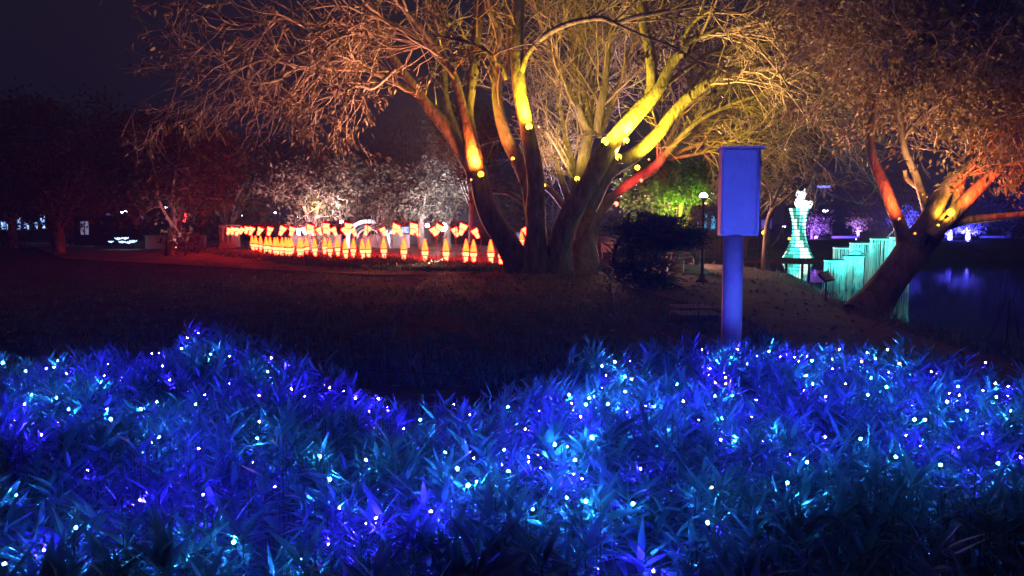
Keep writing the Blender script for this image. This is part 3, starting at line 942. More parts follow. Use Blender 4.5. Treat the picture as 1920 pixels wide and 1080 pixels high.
fl(330, 465, 36, 330, 300, 38, (1, .35, .4), 350, 130, 'added dull red floodlight below the reddish tree at the left', (2.5, 1, .5), .03, group=CG)
fl(560, 470, 42, 600, 330, 47, (1, .5, .55), 5500, 130, 'added pinkish floodlight on the ground among the left lanterns', (2.5, 1, .5), .03, group=CG)
fl(1530, 447, 50, 1525, 410, 52, VIO, 3000, 130, 'violet floodlight behind the cat tower', (4, 2, 20), .1, group=GG)
fl(1605, 450, 49.5, 1608, 415, 50, (.4, .2, 1), 1500, 120, 'violet floodlight at the foot of the purple sapling', (9, 6, 20), .04, group=GG)
fl(1703, 447, 50, 1700, 405, 52, (.05, .05, 1), 9000, 150, 'violet floodlight behind the leaning trunk', (4, 2, 20), .08, group=GG)
fl(1777, 455, 47.0, 1781, 425, 47.5, (.05, .05, 1), 9000, 150, 'blue floodlight at the foot of the left sapling on the far bank', (2, 2, 20), .05, group=GG)
fl(1815, 454, 46.5, 1813, 425, 47, (.05, .05, 1), 9000, 150, 'blue floodlight at the foot of the right sapling on the far bank', (2, 2, 20), .05, group=GG)

# ------------------------------------------------------------------ blue cabinet on its post
BD = 8.0
cb = P(1371, 640, BD)
cabm = mat('cabinet_paint', (0.95, 0.33, 0.29), .5, .4, .12, 5, .15, 30, col2=(.85, .28, .24))
CB = empty('control_cabinet', (cb.x + .02, BD, 0), 'tall pale blue box cabinet with a rain cap on a round post beside the path', 'cabinet', rz=0)
bb = Buf()
tube(bb, [Vector((cb.x, BD, -.1)), Vector((cb.x, BD, P(1371, 443, BD).z))], .102, 24, cap=True)
build(bb, 'post', cabm, CB)
bb = Buf()
lathe(bb, (cb.x, BD, 0), [(.2, 0), (.2, .03)], 20)
build(bb, 'base_plate', METAL, CB)
L0, R0 = P(1346, 443, BD).x, P(1426, 443, BD).x
zb, zt = P(1346, 442, BD).z, P(1346, 279, BD).z
RZ = -0.13
cxm, czm = (L0 + R0) / 2, (zb + zt) / 2
wB = (R0 - L0) * .86
bb = Buf()
box(bb, (cxm, BD + .06, czm), (wB, .26, zt - zb), RZ)
bevel(build(bb, 'cabinet_body', cabm, CB), .006)
M3 = Matrix.Rotation(RZ, 3, 'Z')


def cl_(x, y, z):
    return Vector((cxm, BD + .06, czm)) + M3 @ Vector((x, y, z))


bb = Buf()
box(bb, cl_(-.012, -.138, 0), (wB - .055, .012, zt - zb - .03), RZ)
bevel(build(bb, 'door', cabm, CB), .004)
bb = Buf()
box(bb, cl_(.012, -.005, (zt - zb) / 2 + .009), (wB + .055, .33, .016), RZ)
bevel(build(bb, 'rain_cap', cabm, CB), .003)
bb = Buf()
box(bb, cl_(wB / 2 - .012, -.141, 0), (.02, .018, zt - zb - .02), RZ)
build(bb, 'edge_strip', cabm, CB)
for zz, xx_ in ((.4, -.16), (.4, .14), (-.4, -.16), (-.4, .14)):
    bb = Buf()
    lathe(bb, cl_(xx_, -.1445, zz), [(.009, 0), (.009, .004), (.004, .006)], 8, Matrix.Rotation(PI / 2, 3, 'X'))
    build(bb, 'bolt', GREYM, CB)
for zz in (-.28, .28):
    bb = Buf()
    tube(bb, [cl_(wB / 2 + .004, -.14, zz - .03), cl_(wB / 2 + .004, -.14, zz + .03)], .008, 8, cap=True)
    build(bb, 'hinge', METAL, CB)
bb = Buf()
box(bb, cl_(wB / 2 + .006, 0, 0), (.01, .18, zt - zb - .08), RZ)
build(bb, 'side_panel', cabm, CB)

# ------------------------------------------------------------------ lantern rows
ORD = ['zeroth', 'first', 'second', 'third', 'fourth', 'fifth', 'sixth', 'seventh', 'eighth', 'ninth', 'tenth', 'eleventh', 'twelfth', 'thirteenth',
       'fourteenth', 'fifteenth', 'sixteenth', 'seventeenth', 'eighteenth', 'nineteenth', 'twentieth', 'twenty-first', 'twenty-second', 'twenty-third',
       'twenty-fourth', 'twenty-fifth', 'twenty-sixth', 'twenty-seventh', 'twenty-eighth', 'twenty-ninth', 'thirtieth', 'thirty-first', 'thirty-second',
       'thirty-third', 'thirty-fourth', 'thirty-fifth', 'thirty-sixth', 'thirty-seventh', 'thirty-eighth', 'thirty-ninth', 'fortieth']
CONEM = glow('lantern_cone_cloth', (38.0, .66, .06), 1.0, .2)
CUPM = glow('lantern_cup_cloth', (42.0, 1.1, .42), 1.0, .1)
BANDM = mat('dark_red_band', (0.12, 0.02, 0.015), .7)
HOODM = mat('red_cloth', (0.35, 0.03, 0.02), .8, .2, .2, 5)


def mk(name, fn, m, parent, smooth=True):
    bb = Buf()
    fn(bb)
    me_o = build(bb, name, m, None, smooth)
    me_o.parent = parent
    return me_o


proto = empty('standing_lantern', (0, 0, 0))
mk('lantern_foot', lambda b: lathe(b, (0, 0, 0), [(.03, 0), (.012, .03), (.012, .12), (.05, .13)], 8), METAL, proto)
mk('lower_cup', lambda b: lathe(b, (0, 0, 0), [(.05, .13), (.07, .16), (.085, .33), (.085, .34)], 12), CUPM, proto)
mk('upper_cup', lambda b: lathe(b, (0, 0, 0), [(.1, .355), (.115, .38), (.125, .5), (.125, .51)], 12), CUPM, proto)
mk('cup_band', lambda b: lathe(b, (0, 0, 0), [(.108, .335), (.122, .34), (.122, .36), (.11, .362)], 12), BANDM, proto)
mk('brim', lambda b: lathe(b, (0, 0, 0), [(.16, .512), (.225, .52), (.225, .535), (.15, .545)], 16), BANDM, proto)
mk('cone_hat', lambda b: lathe(b, (0, 0, 0), [(.125, .55), (.1, .66), (.06, .85), (.03, .97), (.012, .99)], 12), CONEM, proto)

hproto = empty('hanging_lantern', (0, 0, 0))
mk('wide_cup', lambda b: lathe(b, (0, 0, 0), [(.13, -.06), (.14, -.04), (.165, .14), (.16, .15)], 12), CUPM, hproto)
mk('narrow_cup', lambda b: lathe(b, (0, 0, 0), [(.07, -.32), (.085, -.3), (.11, -.085), (.11, -.08)], 12), CUPM, hproto)
mk('cup_band', lambda b: lathe(b, (0, 0, 0), [(.115, -.082), (.135, -.078), (.135, -.063), (.12, -.058)], 12), BANDM, hproto)
mk('lantern_hood', lambda b: lathe(b, (0, 0, 0), [(.17, .152), (.2, .15), (.17, .2), (.09, .25), (.02, .26)], 12), HOODM, hproto)


def copy_thing(o, loc, rot, scale=1.0):
    c = o.copy()
    C.objects.link(c)
    c.location = loc
    c.rotation_euler = rot
    c.scale = (scale,) * 3
    for ch in [k for k in o.children]:
        d = ch.copy()
        C.objects.link(d)
        d.parent = c
    return c


stand = [(475, 467), (481, 469), (489, 470), (498, 474), (506, 474), (515, 476), (521, 476), (528, 477), (537, 476), (541, 479), (548, 477), (561, 480), (566, 479),
         (576, 476), (591, 480), (609, 475), (619, 481), (634, 479), (649, 484), (662, 482), (681, 484), (691, 483), (720, 484), (757, 487), (797, 489.5),
         (837, 491), (873, 492), (888, 492.5), (921, 494), (938, 495), (979, 462)]
first = True
for i, (px, py) in enumerate(stand):
    D = CH * F / (py + 6 - HZ) if i < 30 else 44
    x = (px - 960) / F * D
    z = 0 if i < 30 else P(px, 463, 44).z - .1
    rot = (rng.gauss(0, .03), rng.gauss(0, .03) + (-.25 if i == 29 else 0), rng.uniform(0, 6))
    sc = 1.0 if px > 700 else .94
    if first:
        c, first = proto, False
        c.location, c.rotation_euler, c.scale = (x, D, z), rot, (sc,) * 3
    else:
        c = copy_thing(proto, (x, D, z), rot, sc)
    lb = 'glowing standing lantern with an orange cone hat, %s from the left of its row' % ORD[i + 1] if i < 30 else 'lone small orange standing lantern seen between the two left trunks'
    tag(c, lb, 'lantern', 'standing cone lanterns on the lawn')

# hanging ones: (px, py, tilt sign, size)
hang = [(430, 431, 1, .8), (437, 431, 1, .8), (446, 432, 1, .85), (454, 431, 1, .75), (463, 429, 1, .8), (472, 431, 1, .85), (488, 431, 1, .9), (506, 431, 1, .9),
        (530, 430, 1, 1.0), (548, 431, 1, .95), (560, 432, -.2, .8), (570, 431, -1, .8), (581, 427, 1, 1.0), (586, 434, -1, .8), (598, 432, -1, .85), (611, 425, .3, 1.0),
        (617, 431, 1, .8), (626, 432, -1, .9), (645, 432, -1, .8), (653, 425, .2, 1.05), (662, 433, -1, .9), (689, 430, 1, 1.0), (718, 432, -1, .85),
        (742, 426, 1, 1.0), (748, 433, -1, .85), (775, 426, .3, 1.0), (781, 433, -1, .85), (812, 432, -1, .85), (823, 427, 1, 1.0), (853, 433, -1, .85),
        (868, 427, 1, 1.0), (891, 435, -1, .9), (984, 432, -1, .85)]
first = True
hp = []
for i, (px, py, tl, sc) in enumerate(hang):
    D = 41 - (px - 430) / 460 * 9 if py < 430 or px < 560 else 43 - (px - 560) / 330 * 9
    if i == 32:
        D = 42
    q = P(px, py, D)
    rot = (rng.gauss(0, .06), .42 * tl + rng.gauss(0, .08), rng.uniform(-.2, .2))
    if first:
        c, first = hproto, False
        c.location, c.rotation_euler, c.scale = q, rot, (sc,) * 3
    else:
        c = copy_thing(hproto, q, rot, sc)
    hp.append(q.copy())
    lb = 'tilted glowing two-cup lantern hanging on the wire, %s from the left' % ORD[i + 1] if i < 32 else 'lone tilted hanging lantern seen between the two left trunks'
    tag(c, lb, 'lantern', 'tilted lanterns hanging on wires')
WR = mat('red_wire', (0.25, 0.03, 0.03), .6)
nearw = [q for q, h in zip(hp, hang) if h[2] > 0 and h[1] < 432 and h[0] < 900]
farw = [q for q, h in zip(hp, hang) if h[2] < 0 and h[0] < 900]
for lst, lb in ((nearw, 'thin red wire carrying the nearer row of hanging lanterns'), (farw, 'thin red wire carrying the farther row of hanging lanterns')):
    lst = sorted(lst, key=lambda q: q.x)
    pts = [lst[0] + Vector((-.6, .1, .28))] + [q + Vector((0, 0, .27)) for q in lst] + [lst[-1] + Vector((.8, -.1, .28))]
    bb = Buf()
    tube(bb, pts, .008, 4)
    tag(build(bb, 'lantern_wire', WR, origin=tuple(pts[0])), lb, 'wire')
for i, (px, D) in enumerate([(500, 39.8), (590, 38), (690, 36), (758, 34.4), (818, 33.4), (855, 33), (902, 31.8), (640, 40.5), (785, 36.6)]):
    x = (px - 960) / F * D
    t = empty('lantern_pole', (x, D, 0), 'thin dark red pole holding the lantern wires, %s from the left' % ORD[[1, 2, 4, 5, 7, 8, 9, 3, 6][i]], 'pole', 'poles of the lantern wires')
    bb = Buf()
    tube(bb, [Vector((x, D, -.1)), Vector((x, D, 1.75))], .014, 6, cap=True)
    build(bb, 'post', WR, t)
    bb = Buf()
    lathe(bb, (x, D, 1.75), [(.014, 0), (.03, .01), (.03, .03), (.01, .05)], 8)
    build(bb, 'hook', METAL, t)

# leafy creeper bed in front of the lanterns (red rims)
pos, dr = [], []
for k in range(1000):
    px = rng.uniform(385, 945)
    lo, hi = np.interp(px, [385, 470, 560, 700, 800, 945], [466, 468, 478, 488, 494, 501]), np.interp(px, [385, 470, 560, 700, 800, 945], [478, 488, 500, 508, 510, 512])
    py = rng.uniform(lo, hi)
    g_ = G(px, py)
    hgt = max(.02, .24 * noise.noise(Vector((g_.x * .8, g_.y * .5, 0))) + .08)
    m = 16
    q = np.random.normal(size=(m, 3)) * np.array([.16, .16, .05])
    q[:, 2] = abs(q[:, 2])
    pos.append(np.array([g_.x, g_.y, hgt * rng.uniform(.2, 1)]) + q)
    dr.append(np.random.normal(size=(m, 3)) + np.array([0, 0, .3]))
tag(leaf_cloud('creeper_undergrowth', np.concatenate(pos), np.concatenate(dr), .13, .07, WEED), 'low leafy creeper bed rimmed with red light below the lantern rows', 'ground cover')

# red wooden figure frame between trunks and a bench
o_ = P(1076, 450, 31)
t = empty('red_banner', (o_.x, 31, 0), 'red lit folded cloth banner on a frame seen between the trunks', 'banner')
bb = Buf()
A = [P(1066, 442, 31), P(1078, 420, 31), P(1088, 425, 31.1), P(1087, 458, 31)]
for i_ in range(2):
    bb.add([tuple(a + Vector((0, i_ * .03, 0))) for a in A], [(0, 1, 2, 3)])
bb.add([tuple(a + Vector((0, k * .03, 0))) for k in (0, 1) for a in A], [(0, 1, 5, 4), (1, 2, 6, 5), (2, 3, 7, 6), (3, 0, 4, 7)])
build(bb, 'cloth', glow('banner_lit_cloth', (.55, .03, .05), .6, .7), t, False)  # cloth glows itself in place of red light falling on it
bb = Buf()
tube(bb, [P(1082, 458, 31), P(1074, 478, 31)], .02, 5)
tube(bb, [P(1072, 458, 31), P(1082, 478, 31)], .02, 5)
tube(bb, [P(1087, 415, 31.05), Vector((P(1087, 415, 31).x, 31.05, 0))], .02, 5)
build(bb, 'frame', HOODM, t)

# ------------------------------------------------------------------ things round the lawn
def simple_box(name, px0, py0, px1, py1, D, dep, m, label, cat, group=None, part='body', to_ground=False, bev=.02, kind=None):
    a, c = P(px0, py1, D), P(px1, py0, D)
    z0 = gz((a.x + c.x) / 2, D) if to_ground else a.z
    t = empty(name, ((a.x + c.x) / 2, D, min(z0, a.z)), label, cat, group)
    bb = Buf()
    box(bb, ((a.x + c.x) / 2, D + dep / 2, (z0 + c.z) / 2), (c.x - a.x, dep, c.z - z0))
    bevel(build(bb, part, m, t), bev)
    return t, a, c


# low walls
WALLM = mat('plaster_wall', (0.4, 0.36, 0.36), .85, .3, .15, 1.2, .2, 10)
for (x0, y0, x1, y1, D, lb) in ((272, 443, 384, 461, 48, 'low pale pink plaster wall with dark scribbles at the left'),
                                (545, 441, 640, 452, 50, 'low concrete wall left of the white arch'),
                                (668, 441, 716, 453, 51, 'low concrete wall under the white arch'),
                                (722, 441, 768, 452, 50, 'low pale wall right of the white arch')):
    t, a, c = simple_box('low_wall', x0, y0, x1, y1, D, .25, WALLM, lb, 'wall', 'low walls behind the lanterns', 'wall_body', True)
    bb = Buf()
    box(bb, ((a.x + c.x) / 2, D + .12, c.z + .03), (c.x - a.x + .1, .34, .06))
    build(bb, 'coping', CONC, t)
# pink kiosk with bare shrub
t, a, c = simple_box('ticket_kiosk', 411, 424, 440, 458, 46, .9, mat('pink_panel', (.45, .3, .3), .7), 'small pink panelled kiosk at the left end of the lanterns', 'kiosk', None, 'kiosk_body', True)
for k in range(3):
    bb = Buf()
    box(bb, (a.x + (c.x - a.x) * (.2 + .3 * k), 45.99, (a.z + c.z) / 2), (.22, .03, (c.z - a.z) * .8))
    build(bb, 'panel', WALLM, t)
bb = Buf()
box(bb, ((a.x + c.x) / 2, 46.4, c.z + .04), (c.x - a.x + .2, 1.2, .07))
build(bb, 'roof', CONC, t)
# the white arch
AC = P(690, 447, 49)
t = empty('white_arch', (AC.x, 49, 0), 'round white inflatable arch behind the hanging lanterns', 'arch')
for k, (rr, tk, m) in enumerate(((1.0, .13, glow('arch_white', (.75, .85, 1.0), .8, .3)), (.72, .09, mat('arch_band', (.08, .16, .18), .6)), (.56, .06, WHITE))):
    pts = [Vector((AC.x + rr * 1.25 * math.cos(a_), 49 + k * .12, max(.0, AC.z) + rr * 1.05 * math.sin(a_))) for a_ in np.linspace(0, PI, 25)]
    bb = Buf()
    tube(bb, pts, tk, 10, cap=True)
    build(bb, 'arch_ring', m, t)
for sgn in (-1, 1):
    bb = Buf()
    tube(bb, [Vector((AC.x + sgn * 1.25, 49, -.1)), Vector((AC.x + sgn * 1.25, 49, AC.z + .02))], .14, 10, cap=True)
    build(bb, 'arch_foot', MATS['arch_white'], t)

# dark hut at the left with flower lights before it
t, a, c = simple_box('garden_hut', 140, 408, 205, 461, 55, 2.5, mat('dark_hut', (.05, .04, .05), .8), 'dark flat hut behind the glowing flower lights', 'hut', None, 'wall', True)
bb = Buf()
box(bb, ((a.x + c.x) / 2, 56.2, c.z + .08), (c.x - a.x + .8, 3.2, .14))
build(bb, 'roof', METAL, t)
for (x0, x1) in ((152, 156), (160, 165)):
    q0, q1 = P(x0, 440, 54.97), P(x1, 415, 54.97)
    bb = Buf()
    box(bb, ((q0.x + q1.x) / 2, 54.97, (q0.z + q1.z) / 2), (q1.x - q0.x, .06, q1.z - q0.z))
    build(bb, 'window', glow('dim_window', (.25, .25, .45), .6), t)
FLW = glow('flower_petals', (.9, 1.4, 2.2), 1.0, .4)
for i, (px, py, s) in enumerate(((208, 455, .7), (222, 450, 1.0), (229, 456, .9), (235, 449, .9), (241, 457, .9), (250, 455, 1.0))):
    q = P(px, py, 47)
    t = empty('flower_light', (q.x, 47, 0), 'glowing pale blue flower shaped light, %s from the left of its cluster' % ORD[i + 1], 'light', 'flower lights at the left')
    bb = Buf()
    tube(bb, [Vector((q.x, 47, -.05)), q], .015, 5)
    build(bb, 'stalk', METAL, t)
    for k in range(6):
        a_ = k * PI / 3
        d_ = Vector((math.cos(a_), math.sin(a_) * .7, .55)).normalized()
        sd = d_.cross(Vector((0, 0, 1))).normalized()
        L_ = .28 * s
        bb = Buf()
        bb.add([tuple(q), tuple(q + d_ * L_ * .55 + sd * .1 * s), tuple(q + d_ * L_), tuple(q + d_ * L_ * .55 - sd * .1 * s)], [(0, 1, 2, 3)])
        pt = build(bb, 'petal', FLW, t, False)
        sm = pt.modifiers.new('solid', 'SOLIDIFY')
        sm.thickness = .01
# bright kerb strips
for i, (x0, x1) in enumerate(((101, 127), (137, 175), (62, 86))):
    a, c = P(x0, 463, 52), P(x1, 460, 52)
    bb = Buf()
    box(bb, ((a.x + c.x) / 2, 52, .05), (c.x - a.x, .2, .12))
    tag(build(bb, 'kerb_stone', WHITE, origin=((a.x + c.x) / 2, 52, 0)), ['pale kerb stone left of the hut front', 'long pale kerb stone below the dark hut', 'short pale kerb stone under the lit house'][i], 'kerb', 'kerb stones')
# sail shade, red tube light
t = empty('sail_shade', (P(322, 430, 46).x, 46, 0), 'cream triangular sail shade behind the dark trunk', 'sail')
bb = Buf()
A = [P(291, 405, 46), P(327, 412, 46.5), P(333, 421, 45.5), P(322, 418, 46)]
bb.add([tuple(a_) for a_ in A], [(0, 1, 2, 3)])
o = build(bb, 'cloth', mat('cream_cloth', (.6, .5, .35), .8), t)
sm = o.modifiers.new('solid', 'SOLIDIFY')
sm.thickness = .02
bb = Buf()
tube(bb, [Vector((P(330, 440, 46).x, 46, -.1)), P(330, 410, 46)], .03, 6)
build(bb, 'pole', METAL, t)
t = empty('tube_light', (P(347, 420, 48).x, 48, 0), 'short upright red tube light behind the low pink wall', 'light')
bb = Buf()
tube(bb, [P(345, 416, 48), P(349, 400, 48)], .09, 8, cap=True)
build(bb, 'tube', glow('red_tube', (2.2, .12, .15)), t)
bb = Buf()
tube(bb, [Vector((P(345, 416, 48).x, 48, -.1)), P(345, 416, 48)], .03, 6)
build(bb, 'pole', METAL, t)

# street lamps far off
lamps = [(5, 402, 60, (20, 24, 34), 'white'), (15, 405, 60, (14, 1, .8), 'red'), (24, 414, 62, (12, 20, 30), 'pale blue'), (114, 396, 62, (30, 30, 34), 'white'), (229, 397, 60, (12, 20, 26), 'pale'),
         (237, 395, 60, (26, 30, 36), 'bright'), (312, 388, 64, (18, 22, 26), 'white'), (452, 403, 62, (12, 20, 34), 'bluish'), (516, 398, 60, (18, 22, 34), 'white'), (557, 405, 60, (18, 22, 34), 'white'),
         (1483, 0, 0, None, None)]
hints = ['at the far left edge', 'beside the leftmost white lamp', 'over the lit house at the far left', 'left of the dark hut', 'in the left pair above the flower lights',
         'in the right place of the pair above the flower lights', 'above the low pink wall', 'over the left end of the hanging lanterns', 'left above the standing lanterns', 'beside the yellow lit tree']


def street_lamp(px, py, D, rgb, label, r=.09, pole=True):
    q = P(px, py, D)
    z = gz(q.x, D)
    t = empty('street_lamp', (q.x, D, z), label, 'street lamp', 'street lamps around the park')
    bb = Buf()
    tube(bb, [Vector((q.x, D + .1, z - .1)), Vector((q.x, D + .1, q.z))], [.05, .03], 8)
    build(bb, 'pole', METAL, t)
    bb = Buf()
    lathe(bb, q + Vector((0, 0, .02)), [(r * 1.2, 0), (r * 1.3, r * .4), (r * .5, r * .9), (.01, r)], 10)
    build(bb, 'lamp_cap', METAL, t)
    bb = Buf()
    lathe(bb, q, [(r * .5, -r), (r, -r * .6), (r * 1.1, 0)], 10)
    build(bb, 'lamp_glass', glow('lamp_glass_%d' % int(sum(rgb) * 10), rgb), t)
    return t


for (px, py, D, rgb, nm), h in zip(lamps, hints):
    if rgb:
        street_lamp(px, py, D, rgb, '%s street lamp %s' % (nm, h))
street_lamp(1548, 394, 60, (10, 26, 30), 'teal street lamp on a thin pole right of the cat tower', .18)
street_lamp(1470, 424, 62, (8, 8, 22), 'flat violet lamp on a pole left of the cat tower', .12)
street_lamp(1885, 378, 56, (14, 18, 40), 'small bluish street lamp high at the right edge', .09)
street_lamp(1352, 438, 60, (8, 14, 40), 'small blue lamp low on a pole left of the cabinet post', .09)
street_lamp(997, 432, 60, (5, 5, 5), 'dim white street lamp seen through the big trunks', .1)
street_lamp(1497, 484, 41, (.2, 4, 2.4), 'tiny green lamp at the foot of the cat tower', .07) if False else None

# park lamp post by the path
q = G(1316, 531)
t = empty('lamp_post', (q.x, q.y, 0), 'slim dark lamp post with a small white head beside the paved path', 'lamp post')
zt_ = P(1316, 375, q.y).z
bb = Buf()
tube(bb, [Vector((q.x, q.y, .1)), Vector((q.x, q.y, zt_))], [.05, .035], 10)
build(bb, 'post', METAL, t)
bb = Buf()
lathe(bb, (q.x, q.y, .03), [(.17, 0), (.17, .05), (.09, .09), (.07, .22)], 12)
build(bb, 'post_base', mat('rusty_base', (.1, .05, .04), .8), t)
bb = Buf()
lathe(bb, (q.x, q.y, zt_), [(.04, 0), (.07, .02), (.11, .05), (.02, .07)], 12)
build(bb, 'lamp_cap', METAL, t)
bb = Buf()
lathe(bb, (q.x, q.y, zt_ + .075), [(.1, 0), (.115, .03), (.07, .1), (.02, .12)], 12)
build(bb, 'lamp_glass', glow('post_lamp', (9, 12, 14)), t)

# sign board on two legs
D = 35
a, c = P(1127, 473, D), P(1150, 454, D)
t = empty('sign_board', ((a.x + c.x) / 2, D, 0), 'blank pale orange board on two white legs beside the pine', 'sign')
bb = Buf()
box(bb, ((a.x + c.x) / 2, D, (a.z + c.z) / 2), (c.x - a.x, .04, c.z - a.z))
bevel(build(bb, 'board', mat('sign_face', (.8, .5, .4), .5), t), .006)
for s_ in (a.x + .06, c.x - .06):
    bb = Buf()
    tube(bb, [Vector((s_, D + .04, -.05)), Vector((s_, D + .04, c.z))], .018, 6)
    build(bb, 'leg', WHITE, t)
# low rock and stake on the plaza
q = G(1292, 512)
bb = Buf()
lathe(bb, (q.x, q.y, -.05), [(.62, 0), (.55, .18), (.36, .3), (.12, .36)], 9, Matrix.Diagonal((1.2, .8, 1)))
o = build(bb, 'boulder', CONC, origin=(q.x, q.y, 0))
for v_ in o.data.vertices:
    v_.co += v_.co.normalized() * .12 * noise.noise(v_.co * 2.2)
tag(o, 'low brown boulder left of the lamp post', 'rock')
q = G(1281, 514)
bb = Buf()
tube(bb, [q + Vector((0, 0, -.05)), q + Vector((.02, 0, .42))], .02, 6, cap=True)
tag(build(bb, 'marker_stake', WHITE, origin=tuple(q)), 'short white stake in front of the boulder', 'stake')

# railing behind the plaza
rl = [(1122, 500, 36), (1240, 500, 34), (1362, 500, 33)]
t = empty('pond_railing', (P(1240, 500, 34).x, 34, 0), 'dark wooden railing with thin bars along the pond behind the pine', 'railing')
A0, A1 = Vector((P(1120, 490, 36).x, 36.0, 0)), Vector((P(1420, 490, 33).x, 33, 0))
RAILM = mat('railing_paint', (.10, .10, .12), .6)
for hgt, rr in ((.95, .035), (.52, .02), (.12, .02)):
    bb = Buf()
    tube(bb, [A0 + Vector((0, 0, hgt)), A1 + Vector((0, 0, hgt))], rr, 6, cap=True)
    build(bb, 'rail', RAILM, t)
nb = 46
for k in range(nb + 1):
    q = A0.lerp(A1, k / nb)
    bb = Buf()
    if k % 6 == 0:
        box(bb, q + Vector((0, 0, .5)), (.08, .08, 1.1))
        build(bb, 'post', RAILM, t)
    else:
        box(bb, q + Vector((0, 0, .53)), (.02, .02, .8))
        build(bb, 'bar', RAILM, t, False)

# low boardwalk over the water in front of the tower
W0, W1 = Vector((P(1385, 489, 32).x, 32, 0)), Vector((P(1556, 489, 30).x, 30, 0))
t = empty('boardwalk', (W0.x, W0.y, -.35), 'narrow dark boardwalk crossing the water in front of the cat tower', 'boardwalk')
zt_ = P(1470, 487, 31).z
dirw = (W1 - W0)
lenw = dirw.length
angw = math.atan2(dirw.y, dirw.x)
for k in range(30):
    q = W0.lerp(W1, (k + .5) / 30)
    bb = Buf()
    box(bb, (q.x, q.y, zt_ - .02 + rng.uniform(-.003, .003)), (lenw / 30 * .9, 1.0, .04), angw)
    build(bb, 'plank', WOOD, t, False)
nrm = Vector((-dirw.y, dirw.x, 0)).normalized()
for s_ in (-.5, .5):
    bb = Buf()
    m_ = (W0 + W1) / 2 + nrm * s_
    box(bb, (m_.x, m_.y, zt_ - .09), (lenw, .08, .08), angw)
    build(bb, 'beam', WOOD, t)
    for k in range(5):
        q = W0.lerp(W1, k / 4) + nrm * s_
        bb = Buf()
        tube(bb, [Vector((q.x, q.y, -1.0)), Vector((q.x, q.y, zt_ - .05))], .05, 7)
        build(bb, 'pile', WOOD, t)

# ------------------------------------------------------------------ cat tower
TD = 41.0
tb_ = P(1496, 487, TD)
tb_.z = -.3
t = empty('cat_tower_lantern', tb_, 'glowing hourglass lattice tower in teal, green and white on the pond', 'tower')
ztop = P(1496, 390, TD).z
prof_px = [(487, 60), (479, 51), (472, 44), (463, 37), (454, 31), (445, 27), (437, 24), (428, 23), (419, 24), (410, 27.5), (402, 31), (395, 35), (390, 37)]
zz = np.array([P(1496, a, TD).z for a, _ in prof_px])
wr = np.array([w_ / 2 * TD / F for _, w_ in prof_px])
nrow, ncol = 14, 14
zr = np.linspace(-.22, ztop, nrow + 1)
rr_ = np.interp(zr, zz, wr)
TEAL = glow('tower_teal', (.12, 1.6, 1.45), 1.0, .3)
GREEN = glow('tower_green', (.01, .42, .27), 1.0, .3)
TWHITE = glow('tower_white', (1.5, 2.4, 2.1), 1.0, .35)
for i in range(nrow):
    for j in range(ncol):
        sw = (j + i * .35) % ncol
        m = TWHITE if sw % 5 < 1.7 else (GREEN if sw % 5 < 3.1 else TEAL)
        g_ = .05
        a0, a1 = 2 * PI * (j + g_) / ncol, 2 * PI * (j + 1 - g_) / ncol
        z0_, z1_ = zr[i] + .03, zr[i + 1] - .02
        r0_, r1_ = rr_[i], rr_[i + 1]
        bb = Buf()
        c4 = [(r0_, a0, z0_), (r0_, a1, z0_), (r1_, a1, z1_), (r1_, a0, z1_)]
        o4 = [(tb_.x + r * math.cos(a), tb_.y + r * math.sin(a), z) for r, a, z in c4]
        i4 = [(tb_.x + (r - .03) * math.cos(a), tb_.y + (r - .03) * math.sin(a), z) for r, a, z in c4]
        bb.add(o4 + i4, [(0, 1, 2, 3), (7, 6, 5, 4), (0, 4, 5, 1), (1, 5, 6, 2), (2, 6, 7, 3), (3, 7, 4, 0)])
        build(bb, 'panel', m, t, False)
DKT = mat('tower_frame', (.03, .08, .08), .6)
for i in range(nrow + 1):
    bb = Buf()
    pts = [Vector((tb_.x + (rr_[i] + .01) * math.cos(a_), tb_.y + (rr_[i] + .01) * math.sin(a_), zr[i])) for a_ in np.linspace(0, 2 * PI, 25)]
    tube(bb, pts, .016, 5)
    build(bb, 'frame_ring', DKT, t)
# white cat sitting on top
cz0 = ztop
cat = empty('cat_lantern', (tb_.x, TD, cz0), 'glowing white cat with pricked ears sitting on top of the tower', 'cat figure')
bm = bmesh.new()


def blob(px, py, rx, ry, rz, dy=0):
    q = P(px, py, TD) + Vector((0, dy, 0)) - Vector((tb_.x, TD, cz0))
    s_ = TD / F
    mt_ = Matrix.Translation(q) @ Matrix.Diagonal((rx * s_, ry * s_, rz * s_, 1))
    bmesh.ops.create_icosphere(bm, subdivisions=3, radius=1, matrix=mt_)


blob(1502, 365, 9.5, 8.5, 7.5)
blob(1499, 380, 9, 9, 10)
blob(1505, 388, 12, 10, 8)
blob(1512, 385, 10, 9, 9)
blob(1503, 373, 6, 6, 6)
blob(1500, 391, 5, 8, 4, -.1)
blob(1520, 381, 4, 4, 5)
for ex in (-1, 1):
    q = P(1502 + ex * 6.2, 361, TD) - Vector((tb_.x, TD, cz0))
    bmesh.ops.create_cone(bm, cap_ends=True, segments=10, radius1=3.8 * TD / F, radius2=.2 * TD / F, depth=10 * TD / F,
                          matrix=Matrix.Translation(q + Vector((0, 0, .09))) @ Matrix.Rotation(ex * .2, 4, 'Y'))
me = bpy.data.meshes.new('cat_body')
bm.to_mesh(me)
bm.free()
me.materials.append(glow('cat_white', (2.0, 2.0, 2.2), 1.0, .1))
o = link(bpy.data.objects.new('cat_body', me), cat)
rm = o.modifiers.new('remesh', 'REMESH')
rm.mode = 'VOXEL'
rm.voxel_size = .022
rm.use_smooth_shade = True
